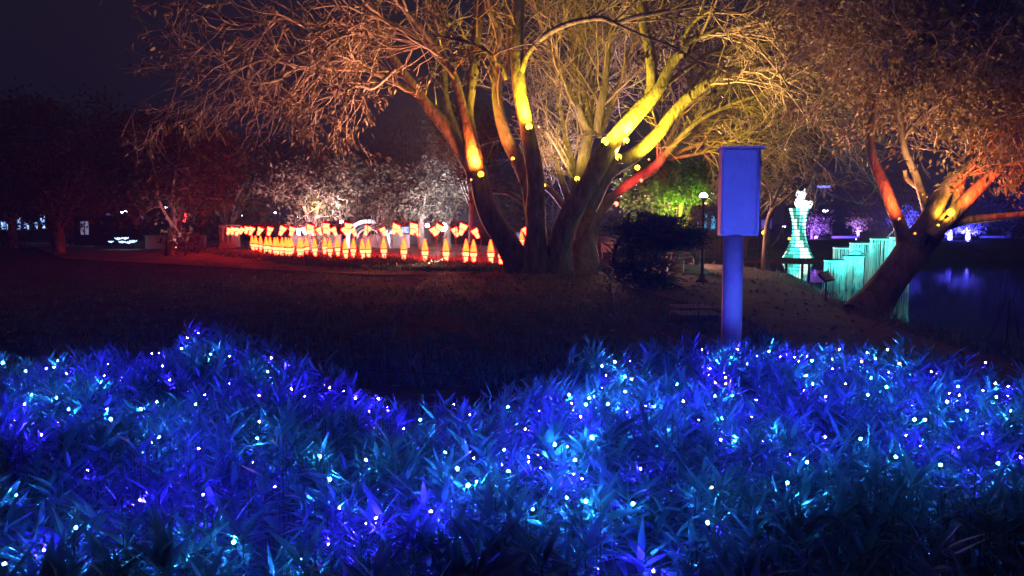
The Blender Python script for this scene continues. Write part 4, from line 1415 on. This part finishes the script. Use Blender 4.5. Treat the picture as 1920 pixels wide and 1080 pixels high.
for ex in (-1, 1):
    bb = Buf()
    q = P(1502 + ex * 3.4, 364, TD - .24)
    lathe(bb, q, [(.012, -.035), (.03, -.02), (.03, .02), (.012, .035)], 8)
    build(bb, 'eye', METAL, cat)
bb = Buf()
lathe(bb, P(1502, 367, TD - .27), [(.006, -.015), (.022, 0), (.018, .015)], 8)
build(bb, 'nose', METAL, cat)
bb = Buf()
box(bb, P(1502, 373.5, TD), (.5, .42, .03))
build(bb, 'collar', METAL, cat)

# ------------------------------------------------------------------ hanging thread curtains
THREAD = mat('light_thread', (.6, .75, .72), .5, .4, .2, 6)
RINGM = glow('curtain_ring', (.25, 2.6, 2.4))
FRAMEM = mat('curtain_frame', (.03, .06, .06), .5)
cur = [(1553, 1589, 490, 22.5, 'shortest thread curtain at the left front, glowing teal'),
       (1589, 1626, 482, 22.8, 'second thread curtain from the left front with a curved rail on top'),
       (1573, 1623, 466, 25.0, 'thread curtain standing behind the two front ones'),
       (1603, 1646, 457, 24.2, 'tall teal thread curtain in the middle of the steps'),
       (1642, 1686, 449, 23.4, 'tallest thread curtain touching the leaning trunk on its left'),
       (1678, 1716, 446, 21.6, 'thread curtain right behind the leaning trunk')]
for i, (x0, x1, yt, D, lb) in enumerate(cur):
    a, c = P(x0, yt, D), P(x1, yt, D)
    cx, r = (a.x + c.x) / 2, (c.x - a.x) / 2
    cy_ = D + r * .9
    t = empty('thread_curtain', (cx, cy_, -.35), lb, 'light curtain', 'teal thread curtains in the pond')
    bb = Buf()
    ell = lambda a_, k=1.0: Vector((cx + r * k * math.cos(a_), cy_ + r * .9 * k * math.sin(a_), a.z))
    tube(bb, [ell(a_) for a_ in np.linspace(0, 2 * PI, 33)], .014, 6)
    build(bb, 'light_ring', RINGM, t)
    bb = Buf()
    tube(bb, [ell(a_, 1.03) + Vector((0, 0, .03)) for a_ in np.linspace(0, 2 * PI, 33)], .02, 6)
    for a_ in np.linspace(0, PI, 4)[:-1]:
        tube(bb, [ell(a_) + Vector((0, 0, .03)), ell(a_ + PI) + Vector((0, 0, .03))], .012, 5)
    build(bb, 'ring_frame', FRAMEM, t)
    bb = Buf()
    ns = 46
    for k in range(ns):
        a_ = 2 * PI * (k + rng.uniform(-.35, .35)) / ns
        rk = rng.uniform(.93, 1.0)
        zend = -.35 + (rng.uniform(-.3, .05) if rng.random() < .8 else rng.uniform(.1, .5))
        q = ell(a_, rk)
        m_ = q.copy()
        m_.z = (q.z + zend) / 2
        e = q.copy()
        e.z = zend
        tube(bb, [q, m_ + Vector((rng.gauss(0, .012), rng.gauss(0, .012), 0)), e + Vector((rng.gauss(0, .02), rng.gauss(0, .02), 0))], [.0075, .0075, .006], 4)
    o = build(bb, 'threads', THREAD, t)
    o['kind'] = 'stuff'
    bb = Buf()
    tube(bb, [Vector((cx, cy_, -1.0)), Vector((cx, cy_, a.z))], .03, 8)
    build(bb, 'centre_post', FRAMEM, t)
    ld = bpy.data.lights.new('lamp', 'POINT')
    ld.energy = 22
    ld.color = (.06, .9, .85)
    ld.shadow_soft_size = .05
    lo = link(bpy.data.objects.new('lamp', ld), t)
    lo.location = (0, -r * .45, a.z - .12 + .35)
    ld = bpy.data.lights.new('lamp', 'POINT')
    ld.energy = 20
    ld.color = (.06, .9, .85)
    ld.shadow_soft_size = .05
    lo = link(bpy.data.objects.new('lamp', ld), t)
    lo.location = (0, -r * 1.9, a.z - .05 + .35)
for lb, pts in (('bent steel rail curving above the front thread curtains', [(1572, 489, 22.8), (1590, 476, 23), (1605, 470, 23.3), (1625, 478, 23.3)]),
                ('thin hooked rod rising from the tallest thread curtain', [(1660, 450, 23.6), (1668, 440, 23.6), (1682, 428, 23.5), (1690, 425, 23.4)])):
    bb = Buf()
    w_ = [P(*q) for q in spline(pts, 5)]
    tube(bb, w_, .018, 6)
    tag(build(bb, 'curved_rail', GREYM, origin=tuple(w_[0])), lb, 'rail')
# small triangular lamp seen through the leaning tree
q = P(1695, 428, 27)
t = empty('triangle_lamp', (q.x, 27, -.35), 'small teal triangular lamp showing in the fork of the leaning tree', 'lamp')
bb = Buf()
bb.add([tuple(q + Vector((x, y, z))) for y in (-.05, .05) for x, z in ((-.12, .12), (.12, .12), (0, -.16))], [(0, 2, 1), (3, 4, 5), (0, 1, 4, 3), (1, 2, 5, 4), (2, 0, 3, 5)])
build(bb, 'lamp_body', RINGM, t, False)
bb = Buf()
tube(bb, [Vector((q.x, 27, -1)), q], .02, 6)
build(bb, 'post', FRAMEM, t)

# info stand
q = P(1549, 590, 16)
ib = G(1549, 566)
D = ib.y
t = empty('info_stand', (ib.x, D, 0), 'slanted info panel on a thin post at the edge of the path', 'info panel')
bb = Buf()
tube(bb, [Vector((ib.x, D + .03, -.1)), Vector((ib.x, D + .03, P(1549, 528, D).z))], .022, 8)
build(bb, 'post', METAL, t)
pc = P(1549, 519, D)
bb = Buf()
box(bb, pc, (.30, .24, .04), .55, 0, .75, -.12)
bevel(build(bb, 'panel_frame', METAL, t), .006)
Mq = Matrix.Rotation(.55, 3, 'Z') @ Matrix.Rotation(-.12, 3, 'Y') @ Matrix.Rotation(.75, 3, 'X')
bb = Buf()
box(bb, pc + Mq @ Vector((0, 0, .024)), (.26, .2, .006), .55, 0, .75, -.12)
build(bb, 'panel_face', mat('panel_print', (.35, .5, .55), .35, .5, .4, 14), t, False)

# support stakes at the lower right
t = empty('tree_stakes', G(1888, 640, -.1), 'three thin bamboo stakes leaning together at the water edge', 'stakes')
for a_, b_ in (((1851, 642), (1886, 560)), ((1886, 648), (1894, 555)), ((1912, 640), (1898, 558))):
    g0 = G(a_[0], a_[1], -.25)
    bb = Buf()
    tube(bb, [g0, P(b_[0], b_[1], g0.y + rng.uniform(-.2, .2))], .014, 6)
    build(bb, 'stake', mat('bamboo', (.3, .22, .14), .7), t)

# ------------------------------------------------------------------ buildings beyond
def house(px0, px1, ytop, D, dep, m, label, wins=(), winm=None, roof=True, z_base=None, cat='building', frames=True):
    a, c = P(px0, ytop, D), P(px1, ytop, D)
    z0 = 0 if z_base is None else z_base
    cx = (a.x + c.x) / 2
    t = empty('park_building', (cx, D + dep / 2, z0), label, cat)
    bb = Buf()
    box(bb, (cx, D + dep / 2, (z0 + a.z) / 2 - .2), (c.x - a.x, dep, a.z - z0 + .4))
    build(bb, 'wall', m, t, False)
    if roof:
        bb = Buf()
        box(bb, (cx, D + dep / 2, a.z + .15), (c.x - a.x + .6, dep + .6, .3))
        build(bb, 'roof', METAL, t, False)
    for (x0, y0, x1, y1) in wins:
        p0, p1 = P(x0, y1, D), P(x1, y0, D)
        bb = Buf()
        for s_ in (p0.x, p1.x):
            box(bb, (s_, D - .03, (p0.z + p1.z) / 2), (.12, .12, p1.z - p0.z + .12))
        for s_ in (p0.z, p1.z):
            box(bb, ((p0.x + p1.x) / 2, D - .035, s_), (p1.x - p0.x, .12, .12))
        f_ = build(bb, 'window', WHITE, t, False)
        bb = Buf()
        box(bb, ((p0.x + p1.x) / 2, D - .02, (p0.z + p1.z) / 2), (p1.x - p0.x - .1, .06, p1.z - p0.z - .1))
        g_ = build(bb, 'pane', winm, None, False)
        g_.parent = f_
        g_.location = Vector((0, 0, 0)) - Vector(t.location)
    return t


LITB = glow('lit_blue_window', (.5, .9, 2.0), 1.0, .7)
LITC = glow('lit_teal_window', (.05, .55, .9), .8, .5)
DIMV = glow('dim_violet_window', (.12, .1, .4), .8, .5)
DKB = mat('dark_facade', (.09, .07, .085), .9, .3, .2, .5)
PALE = mat('pale_facade', (.45, .5, .6), .8, .3, .15, .5)
house(-30, 100, 385, 66, 8, DKB, 'low house with blue white lit windows at the far left', [(2, 414, 12, 431), (13, 412, 22, 434), (33, 404, 40, 431), (45, 414, 56, 431), (63, 410, 72, 430), (76, 402, 86, 429)], LITB)
house(180, 290, 372, 80, 8, DKB, 'long dark block behind the garden hut', [(200, 400, 208, 412), (262, 402, 270, 412)], DIMV)
house(1285, 1352, 396, 105, 10, PALE, 'white columned house lit teal behind the lamp post', [(1290, 404, 1296, 430), (1302, 402, 1310, 430), (1318, 402, 1326, 428), (1332, 404, 1342, 430)], LITC)
house(1392, 1450, 398, 95, 8, DKB, 'dark house with violet windows left of the cat tower', [(1398, 410, 1406, 428), (1412, 408, 1420, 428), (1426, 412, 1436, 430), (1440, 410, 1447, 428)], DIMV)
t = house(1518, 1562, 345, 88, 8, DKB, 'dark block with a glowing blue strip near its roof', [(1524, 412, 1530, 436), (1536, 408, 1542, 436), (1548, 410, 1555, 436)], DIMV)
bb = Buf()
a, c = P(1533, 352, 87.8), P(1556, 348, 87.8)
box(bb, ((a.x + c.x) / 2, 87.8, (a.z + c.z) / 2), (c.x - a.x, .2, c.z - a.z))
build(bb, 'light_strip', glow('blue_strip', (.4, .5, 3.0)), t)
house(1578, 1634, 353, 96, 10, mat('brown_facade', (.16, .10, .12), .9), 'tall plain dark building left of the leaning tree', [(1590, 372, 1596, 384), (1606, 372, 1612, 384), (1590, 400, 1596, 412)], mat('dark_glass', (.02, .02, .03), .2, .6), True)
house(1598, 1616, 342, 99, 5, mat('brown_facade', (.16, .10, .12), .9), 'small stair tower rising behind the tall dark building', [], None)
house(1700, 1800, 398, 80, 8, DKB, 'low dark house behind the blue saplings', [(1712, 404, 1722, 414), (1745, 404, 1755, 414)], DIMV)
house(720, 800, 425, 60, 6, PALE, 'low pale building with blue windows right of the white arch', [(727, 430, 738, 440), (752, 424, 768, 438), (780, 430, 790, 440)], LITB)
house(940, 1010, 424, 62, 6, DKB, 'low hut with a blue roof glow behind the two left trunks', [(968, 437, 978, 452), (985, 436, 995, 450)], DIMV)
# pale promenade edge across the far bank
for i, (x0, x1, y, D) in enumerate(((1560, 1606, 441, 54), (1838, 1930, 448, 55), (1740, 1800, 447, 56))):
    a, c = P(x0, y, D), P(x1, y, D)
    z = gz(a.x, D)
    bb = Buf()
    box(bb, ((a.x + c.x) / 2, D, z + .06), (c.x - a.x, .3, .2))
    tag(build(bb, 'kerb_stone', WHITE, origin=((a.x + c.x) / 2, D, z)), ['pale kerb on the far bank beside the purple sapling', 'long pale kerb on the far bank at the right edge', 'pale kerb on the far bank behind the blue saplings'][i], 'kerb', 'kerb stones')

# ------------------------------------------------------------------ grass and weeds on the dark lawn
N = 42000
gx, gy, ghh = [], [], []
D_ = np.random.uniform(1 / 30.0, 1 / 4.5, N) ** -1
pxs = np.random.uniform(-60, 1980, N)
x_ = (pxs - 960) / F * D_
sd = pond_sd(x_, D_)
keep = sd < -.1
# keep the path clear
ppx = np.array([p.x for p in PATH])
ppy = np.array([p.y for p in PATH])


def in_poly(x, y, qx, qy):
    ins = np.zeros(x.shape, bool)
    for i in range(len(qx)):
        x0, y0, x1, y1 = qx[i], qy[i], qx[(i + 1) % len(qx)], qy[(i + 1) % len(qx)]
        ins ^= ((y0 > y) != (y1 > y)) & (x < (x1 - x0) * (y - y0) / (y1 - y0 + 1e-12) + x0)
    return ins


keep &= ~in_poly(x_, D_, ppx, ppy)
x_, D_ = x_[keep], D_[keep]
z_ = ground_h(x_, D_)
dens = np.array([noise.noise(Vector((float(a) * .5, float(b) * .5, 3))) for a, b in zip(x_, D_)])
k2 = dens > -.25
x_, D_, z_, dens = x_[k2], D_[k2], z_[k2], dens[k2]
m = len(x_)
dirs = np.random.normal(size=(m, 3)) * np.array([.45, .45, .1]) + np.array([0, 0, 1])
g1 = leaf_cloud('lawn_grass', np.stack([x_, D_, z_ - .01], -1), dirs, .17, .02, WEED)
litter_n = 2600
lx, ly = np.random.uniform(-9, 7, litter_n * 3), np.random.uniform(6, 26, litter_n * 3)
kk = (pond_sd(lx, ly) < -.2)
lx, ly = lx[kk][:litter_n], ly[kk][:litter_n]
lz = ground_h(lx, ly) + np.where(in_poly(lx, ly, ppx, ppy), .045, .03)
ld_ = np.random.normal(size=(len(lx), 3)) * np.array([1, 1, .15])
tag(leaf_cloud('fallen_leaves', np.stack([lx, ly, lz], -1), ld_, .11, .06, mat('dry_leaf', (.3, .22, .13), .8, .3, .4, 3)), 'dry fallen leaves scattered over the lawn and the path', 'leaves')
tag(g1, 'dark weedy grass covering the unlit lawn behind the flower bed', 'grass')

# ------------------------------------------------------------------ the lit bed of strap-leaved plants
TOPX = [-200, 0, 150, 300, 335, 375, 420, 455, 500, 560, 620, 690, 745, 800, 870, 940, 985, 1030, 1080, 1130, 1250, 1400, 1600, 1700, 1780, 1850, 1920, 2100]
TOPY = [650, 662, 668, 664, 628, 612, 612, 628, 646, 672, 700, 738, 764, 768, 756, 742, 728, 700, 672, 658, 652, 646, 650, 656, 668, 688, 706, 730]
HB = .44


def bed_mask(x, y):
    px = 960 + x / y * F
    py = HZ + (CH - HB) / y * F
    return py > np.interp(px, TOPX, TOPY)


def bed_h(x, y):
    """Height of the plant tops: uneven, dipping in places."""
    return np.array([HB - .03 + .07 * noise.noise(Vector((float(a) * 1.1, float(b) * 1.1, 0))) + .04 * noise.noise(Vector((float(a) * 3, float(b) * 3, 5))) for a, b in zip(x, y)])


def blades(name, P0, dirh, elev, L, Wd, curl, m_):
    """Strap leaves with a folded midrib, four sections long, curving down to a point."""
    N = len(P0)
    az = dirh
    h = np.stack([np.cos(az), np.sin(az), np.zeros(N)], -1)
    s = np.stack([-np.sin(az), np.cos(az), np.zeros(N)], -1)
    tw_ = np.random.normal(0, .35, N)
    prof = [.4, 1.0, .78, .4]
    K = 4
    V = np.empty((N, K * 3 + 1, 3), np.float32)
    p = P0.copy()
    e = elev.copy()
    for k in range(K + 1):
        d = h * np.cos(e)[:, None] + np.array([0, 0, 1.0]) * np.sin(e)[:, None]
        up = -h * np.sin(e)[:, None] + np.array([0, 0, 1.0]) * np.cos(e)[:, None]
        ss = s * np.cos(tw_)[:, None] + up * np.sin(tw_)[:, None]
        if k < K:
            w_ = (Wd * prof[k] * .5)[:, None]
            V[:, k * 3] = p - ss * w_ + up * w_ * .35
            V[:, k * 3 + 1] = p
            V[:, k * 3 + 2] = p + ss * w_ + up * w_ * .35
        else:
            V[:, K * 3] = p
        p = p + d * (L / K)[:, None]
        e = e - curl
    fl_ = []
    for k in range(K - 1):
        b0, b1 = k * 3, k * 3 + 3
        fl_ += [[b0, b0 + 1, b1 + 1, b1], [b0 + 1, b0 + 2, b1 + 2, b1 + 1]]
    quads = np.array(fl_)
    tris = np.array([[(K - 1) * 3, (K - 1) * 3 + 1, K * 3], [(K - 1) * 3 + 1, (K - 1) * 3 + 2, K * 3]])
    off = (np.arange(N) * (K * 3 + 1))[:, None]
    lq = (quads.ravel()[None, :] + off)
    lt = (tris.ravel()[None, :] + off)
    loops = np.concatenate([lq.ravel(), lt.ravel()]).astype(np.int32)
    tot = np.concatenate([np.full(N * len(quads), 4), np.full(N * 2, 3)]).astype(np.int32)
    me = bpy.data.meshes.new(name)
    fill(me, V.reshape(-1, 3), loops, tot, True)
    me.materials.append(m_)
    return link(bpy.data.objects.new(name, me))


NT = 4300
yy = np.random.uniform(1.15, 10.2, NT * 5)
xx = np.random.uniform(-7.5, 7.5, NT * 5)
vis = (np.abs(xx) < yy * .70 + .5) & bed_mask(xx, yy)
xx, yy = xx[vis][:NT], yy[vis][:NT]
print('tufts', len(xx))
pn = np.array([noise.noise(Vector((float(a) * 1.6, float(b) * 1.6, 31))) for a, b in zip(xx, yy)])
kp = (pn > -.33) | (np.random.rand(len(xx)) < .25)
xx, yy = xx[kp], yy[kp]
th = bed_h(xx, yy) * np.random.choice([.75, .9, 1.0, 1.0, 1.1, 1.22], len(xx))
nl = 12
P0, AZ, EL, LN, WD, CR = [], [], [], [], [], []
for i in range(len(xx)):
    far = min(1, max(0, (yy[i] - 2.5) / 4.5))
    kind_ = rng.random()
    k = nl if kind_ > .2 else 16
    hh = th[i]
    lean = (rng.gauss(0, .03), rng.gauss(0, .03))
    az0 = rng.uniform(0, 6.28)
    for j in range(k):
        f_ = rng.random()
        zst = hh * (.5 + .47 * f_)
        P0.append((xx[i] + lean[0] * f_, yy[i] + lean[1] * f_, zst))
        AZ.append(az0 + j * 2.4 + rng.gauss(0, .3))
        up_ = rng.uniform(-.05, .55) + .65 * f_ * f_ + .1 * far
        EL.append(up_)
        L_ = rng.uniform(.08, .15) * (1.0 if kind_ < .7 else 1.35) * (1.1 - .15 * far)
        LN.append(L_)
        WD.append(L_ * (rng.uniform(.13, .21) if kind_ > .3 else rng.uniform(.07, .1)))
        CR.append(rng.choice([rng.uniform(-.03, .08), rng.uniform(-.03, .08), rng.uniform(.05, .25)]))
HB_O = blades('bed_foliage', np.array(P0), np.array(AZ), np.array(EL), np.array(LN), np.array(WD), np.array(CR), HEDGE)
tag(HB_O, 'dense bed of strap-leaved ground cover plants lit blue and cyan by fairy lights', 'ground cover', kind='stuff')
st = Buf()
vv, ff = [], []
idx = 0
for i in range(len(xx)):
    r_ = .003
    for (dx, dy) in ((0, 0),):
        a_ = [(xx[i] + r_ * math.cos(q), yy[i] + r_ * math.sin(q)) for q in (0, 2.1, 4.2)]
        vv += [(p_[0], p_[1], -.02) for p_ in a_] + [(p_[0], p_[1], th[i] * .93) for p_ in a_]
        ff += [(idx, idx + 1, idx + 4, idx + 3), (idx + 1, idx + 2, idx + 5, idx + 4), (idx + 2, idx, idx + 3, idx + 5)]
        idx += 6
st.add(vv, ff)
o = build(st, 'plant_stems', STEM)
o.parent = HB_O
o['kind'] = 'stuff'

# ------------------------------------------------------------------ fairy lights
LA = "12,180c 108,215c 245,172c 455,188b 440,235b 428,266c 280,226b 583,221b 510,252b 717,253b 837,55b 790,76b 788,105c 765,120c 887,145c 968,152b 1144,160b 1220,215b 1130,220c 1030,195c 685,193b 967,267b 864,316b 952,324b 1092,318b 1230,293b 1285,321b 1558,387b 133,315c 237,328c 103,355b 290,377c 450,376b 467,418c 600,412b 175,484b 672,495c 642,512c 838,542b 1095,428c 1085,500c 370,634b 590,760b 1391,672c 70,740c 320,875c 185,971b 710,962c 985,937c 1266,1013c 1432,792b 595,375c 825,355c 1350,575c 1545,590c 670,140b 640,142b 700,143b 45,262b 1390,285b 195,205b 228,200c 660,345c 1450,300b 1500,330b 880,738b 20,1030c 1545,860b 60,420b"
LM = "198,420c 340,355b 408,400b 568,367c 690,417b 700,384b 750,337b 752,408b 836,352b 846,383b 875,408b 825,315c 910,330c 928,323c 897,357c 965,194c 982,233b 963,286b 1019,176c 1083,174b 1090,250c 1060,240c 1062,302c 990,355c 1069,390b 1148,360b 1183,364c 1308,343b 1245,470c 1280,270c 921,495c 765,525c 815,535c 851,592c 552,548c 304,559c 424,583b 354,627c 400,697c 655,578b 655,598b 706,623b 845,650b 1127,628b 1095,775c 816,749c 895,765c 672,800c 243,808b 11,835b 640,460b 436,683c 570,640c 880,670b 20,330b 60,370b"
LR = "37,125b 98,172c 161,161c 187,124b 268,152b 319,132c 227,184b 70,206b 64,232b 92,265b 129,222b 136,243b 137,268b 185,304b 163,318c 94,318c 265,338b 22,423b 122,414c 116,505b 175,508c 246,408b 342,457c 458,410b 367,155b 427,157b 445,175b 480,155b 500,172c 584,163c 616,124b 587,205b 642,268b 733,139c 710,177b 768,163c 820,125c 824,222b 815,283c 751,245c 736,316c 687,381b 829,360b 919,358b 926,251b 1004,218b 870,185c 933,420c 977,421c 556,493b 705,501c 466,298b 558,324b 505,270c 475,235c 408,568b 480,600c 397,687c 60,855c 80,708c 854,577c 898,488b 958,531b 1043,611c 1119,536b 1222,479b 1200,617b 1286,605c 1380,579b 1070,346c 1079,310b 1117,280c 1122,317b 1155,383c 1335,382c 1328,280b 1327,320b 1278,325c 1222,297b 1275,268c 1233,180b"
leds = []
for src, ox in ((LA, 0), (LM, 700), (LR, 1300)):
    for tok in src.split():
        a_, b_ = tok.split(',')
        leds.append((ox + float(a_) / 2.25, 600 + float(b_[:-1]) / 2.25, b_[-1]))
LEDB = glow('fairy_blue', (330, 150, 17500))
LEDC = glow('fairy_cyan', (70, 950, 3600))


def led_mesh(name, m_):
    bm = bmesh.new()
    bmesh.ops.create_icosphere(bm, subdivisions=1, radius=.0046, matrix=Matrix.Diagonal((1, 1, 1.25, 1)))
    nb_ = len(bm.faces)
    bmesh.ops.create_cone(bm, cap_ends=True, segments=6, radius1=.004, radius2=.0045, depth=.02, matrix=Matrix.Translation((0, 0, -.015)))
    for i, f_ in enumerate(bm.faces):
        f_.material_index = 0 if i < nb_ else 1
    me = bpy.data.meshes.new(name)
    bm.to_mesh(me)
    bm.free()
    me.materials.append(m_)
    me.materials.append(WIRE)
    return me


for k_ in range(34):
    leds.append((rng.choice([rng.uniform(0, 700), rng.uniform(700, 1500)]), rng.uniform(790, 1075), 'h'))
mb_, mc_ = led_mesh('fairy_light', LEDB), led_mesh('fairy_light', LEDC)
pos_l = []
cells = {}
for px, py, k in leds:
    q = P(px, py, 1)
    zl = HB + .035
    D = (CH - zl) / ((py - HZ) / F)
    x = (px - 960) / F * D * 1.0
    g_ = G(px, py, zl)
    x, D = g_.x, g_.y
    h_ = float(bed_h([x], [D])[0])
    zl = max(HB + .01, h_ + .02)
    zl -= rng.choice([0, 0, .015, .03])
    if k == 'h':
        zl = h_ * .62
    g_ = G(px, py, zl)
    o = bpy.data.objects.new('fairy_light', mc_ if k == 'c' else mb_)
    link(o)
    o.location = g_
    o.rotation_euler = (rng.gauss(0, .5), rng.gauss(0, .5), 0)
    s_ = (.8 + .1 * min(3, D / 3)) * (rng.uniform(.6, 1.1) if k != 'c' else rng.uniform(1.15, 1.7))
    o.scale = (s_,) * 3
    pos_l.append(g_)
    if px < 300:
        hz = 'left edge of bed'
    elif px < 640:
        hz = 'below the leafy peak'
    elif px < 1000:
        hz = 'low middle of bed'
    elif px < 1340:
        hz = 'left of the cabinet post'
    elif px < 1620:
        hz = 'before the cabinet post'
    else:
        hz = 'right side of bed'
    vz = 'far' if py < 740 else ('middle' if py < 860 else 'near')
    cells.setdefault(({'b': 'deep blue', 'c': 'pale cyan', 'h': 'sunken blue'}[k], vz, hz), []).append((px, o))
for (kc, vz, hz), mem in cells.items():
    mem.sort(key=lambda a: a[0])
    for i_, (_, o) in enumerate(mem):
        tag(o, '%s from left among the %s fairy lights, %s rows, %s' % (ORD[i_ + 1], kc, vz, hz), 'fairy light', 'fairy lights in the plant bed')
# cables between the lights, one per band of rows
srt = sorted(pos_l, key=lambda q: q.y)
nbn = 9
for k in range(nbn):
    seg = sorted(srt[k * len(srt) // nbn:(k + 1) * len(srt) // nbn], key=lambda q: q.x)
    pts = []
    for a_, b_ in zip(seg[:-1], seg[1:]):
        pts.append(a_ - Vector((0, 0, .03)))
        if (b_ - a_).length > .25:
            pts.append(a_.lerp(b_, .5) - Vector((0, 0, .03 + .07 * min(1.5, (b_ - a_).length))))
    pts.append(seg[-1] - Vector((0, 0, .03)))
    bb = Buf()
    sp_ = [Vector(q) for q in spline([tuple(q) for q in pts], 3)]
    tube(bb, sp_, .0018, 4)
    tag(build(bb, 'light_cable', WIRE, origin=tuple(sp_[0])), 'thin dark cable linking the fairy lights, %s row from the front' % ORD[k + 1], 'cable', 'cables in the plant bed')
# ------------------------------------------------------------------ added thin haze that lifts the darks and spreads lamp glow
hm = bpy.data.materials.new('haze')
hm.use_nodes = True
hm.node_tree.nodes.clear()
ho = hm.node_tree.nodes.new('ShaderNodeOutputMaterial')
pv = hm.node_tree.nodes.new('ShaderNodeVolumePrincipled')
pv.inputs['Color'].default_value = (.7, .75, .95, 1)
pv.inputs['Density'].default_value = HAZE
pv.inputs['Anisotropy'].default_value = 0.0
hm.node_tree.links.new(pv.outputs[0], ho.inputs['Volume'])
bb = Buf()
box(bb, (0, 62, 9.5), (260, 136, 25))
o = build(bb, 'haze', hm, None, False)
tag(o, kind='stuff')
print('objects', len(bpy.data.objects))
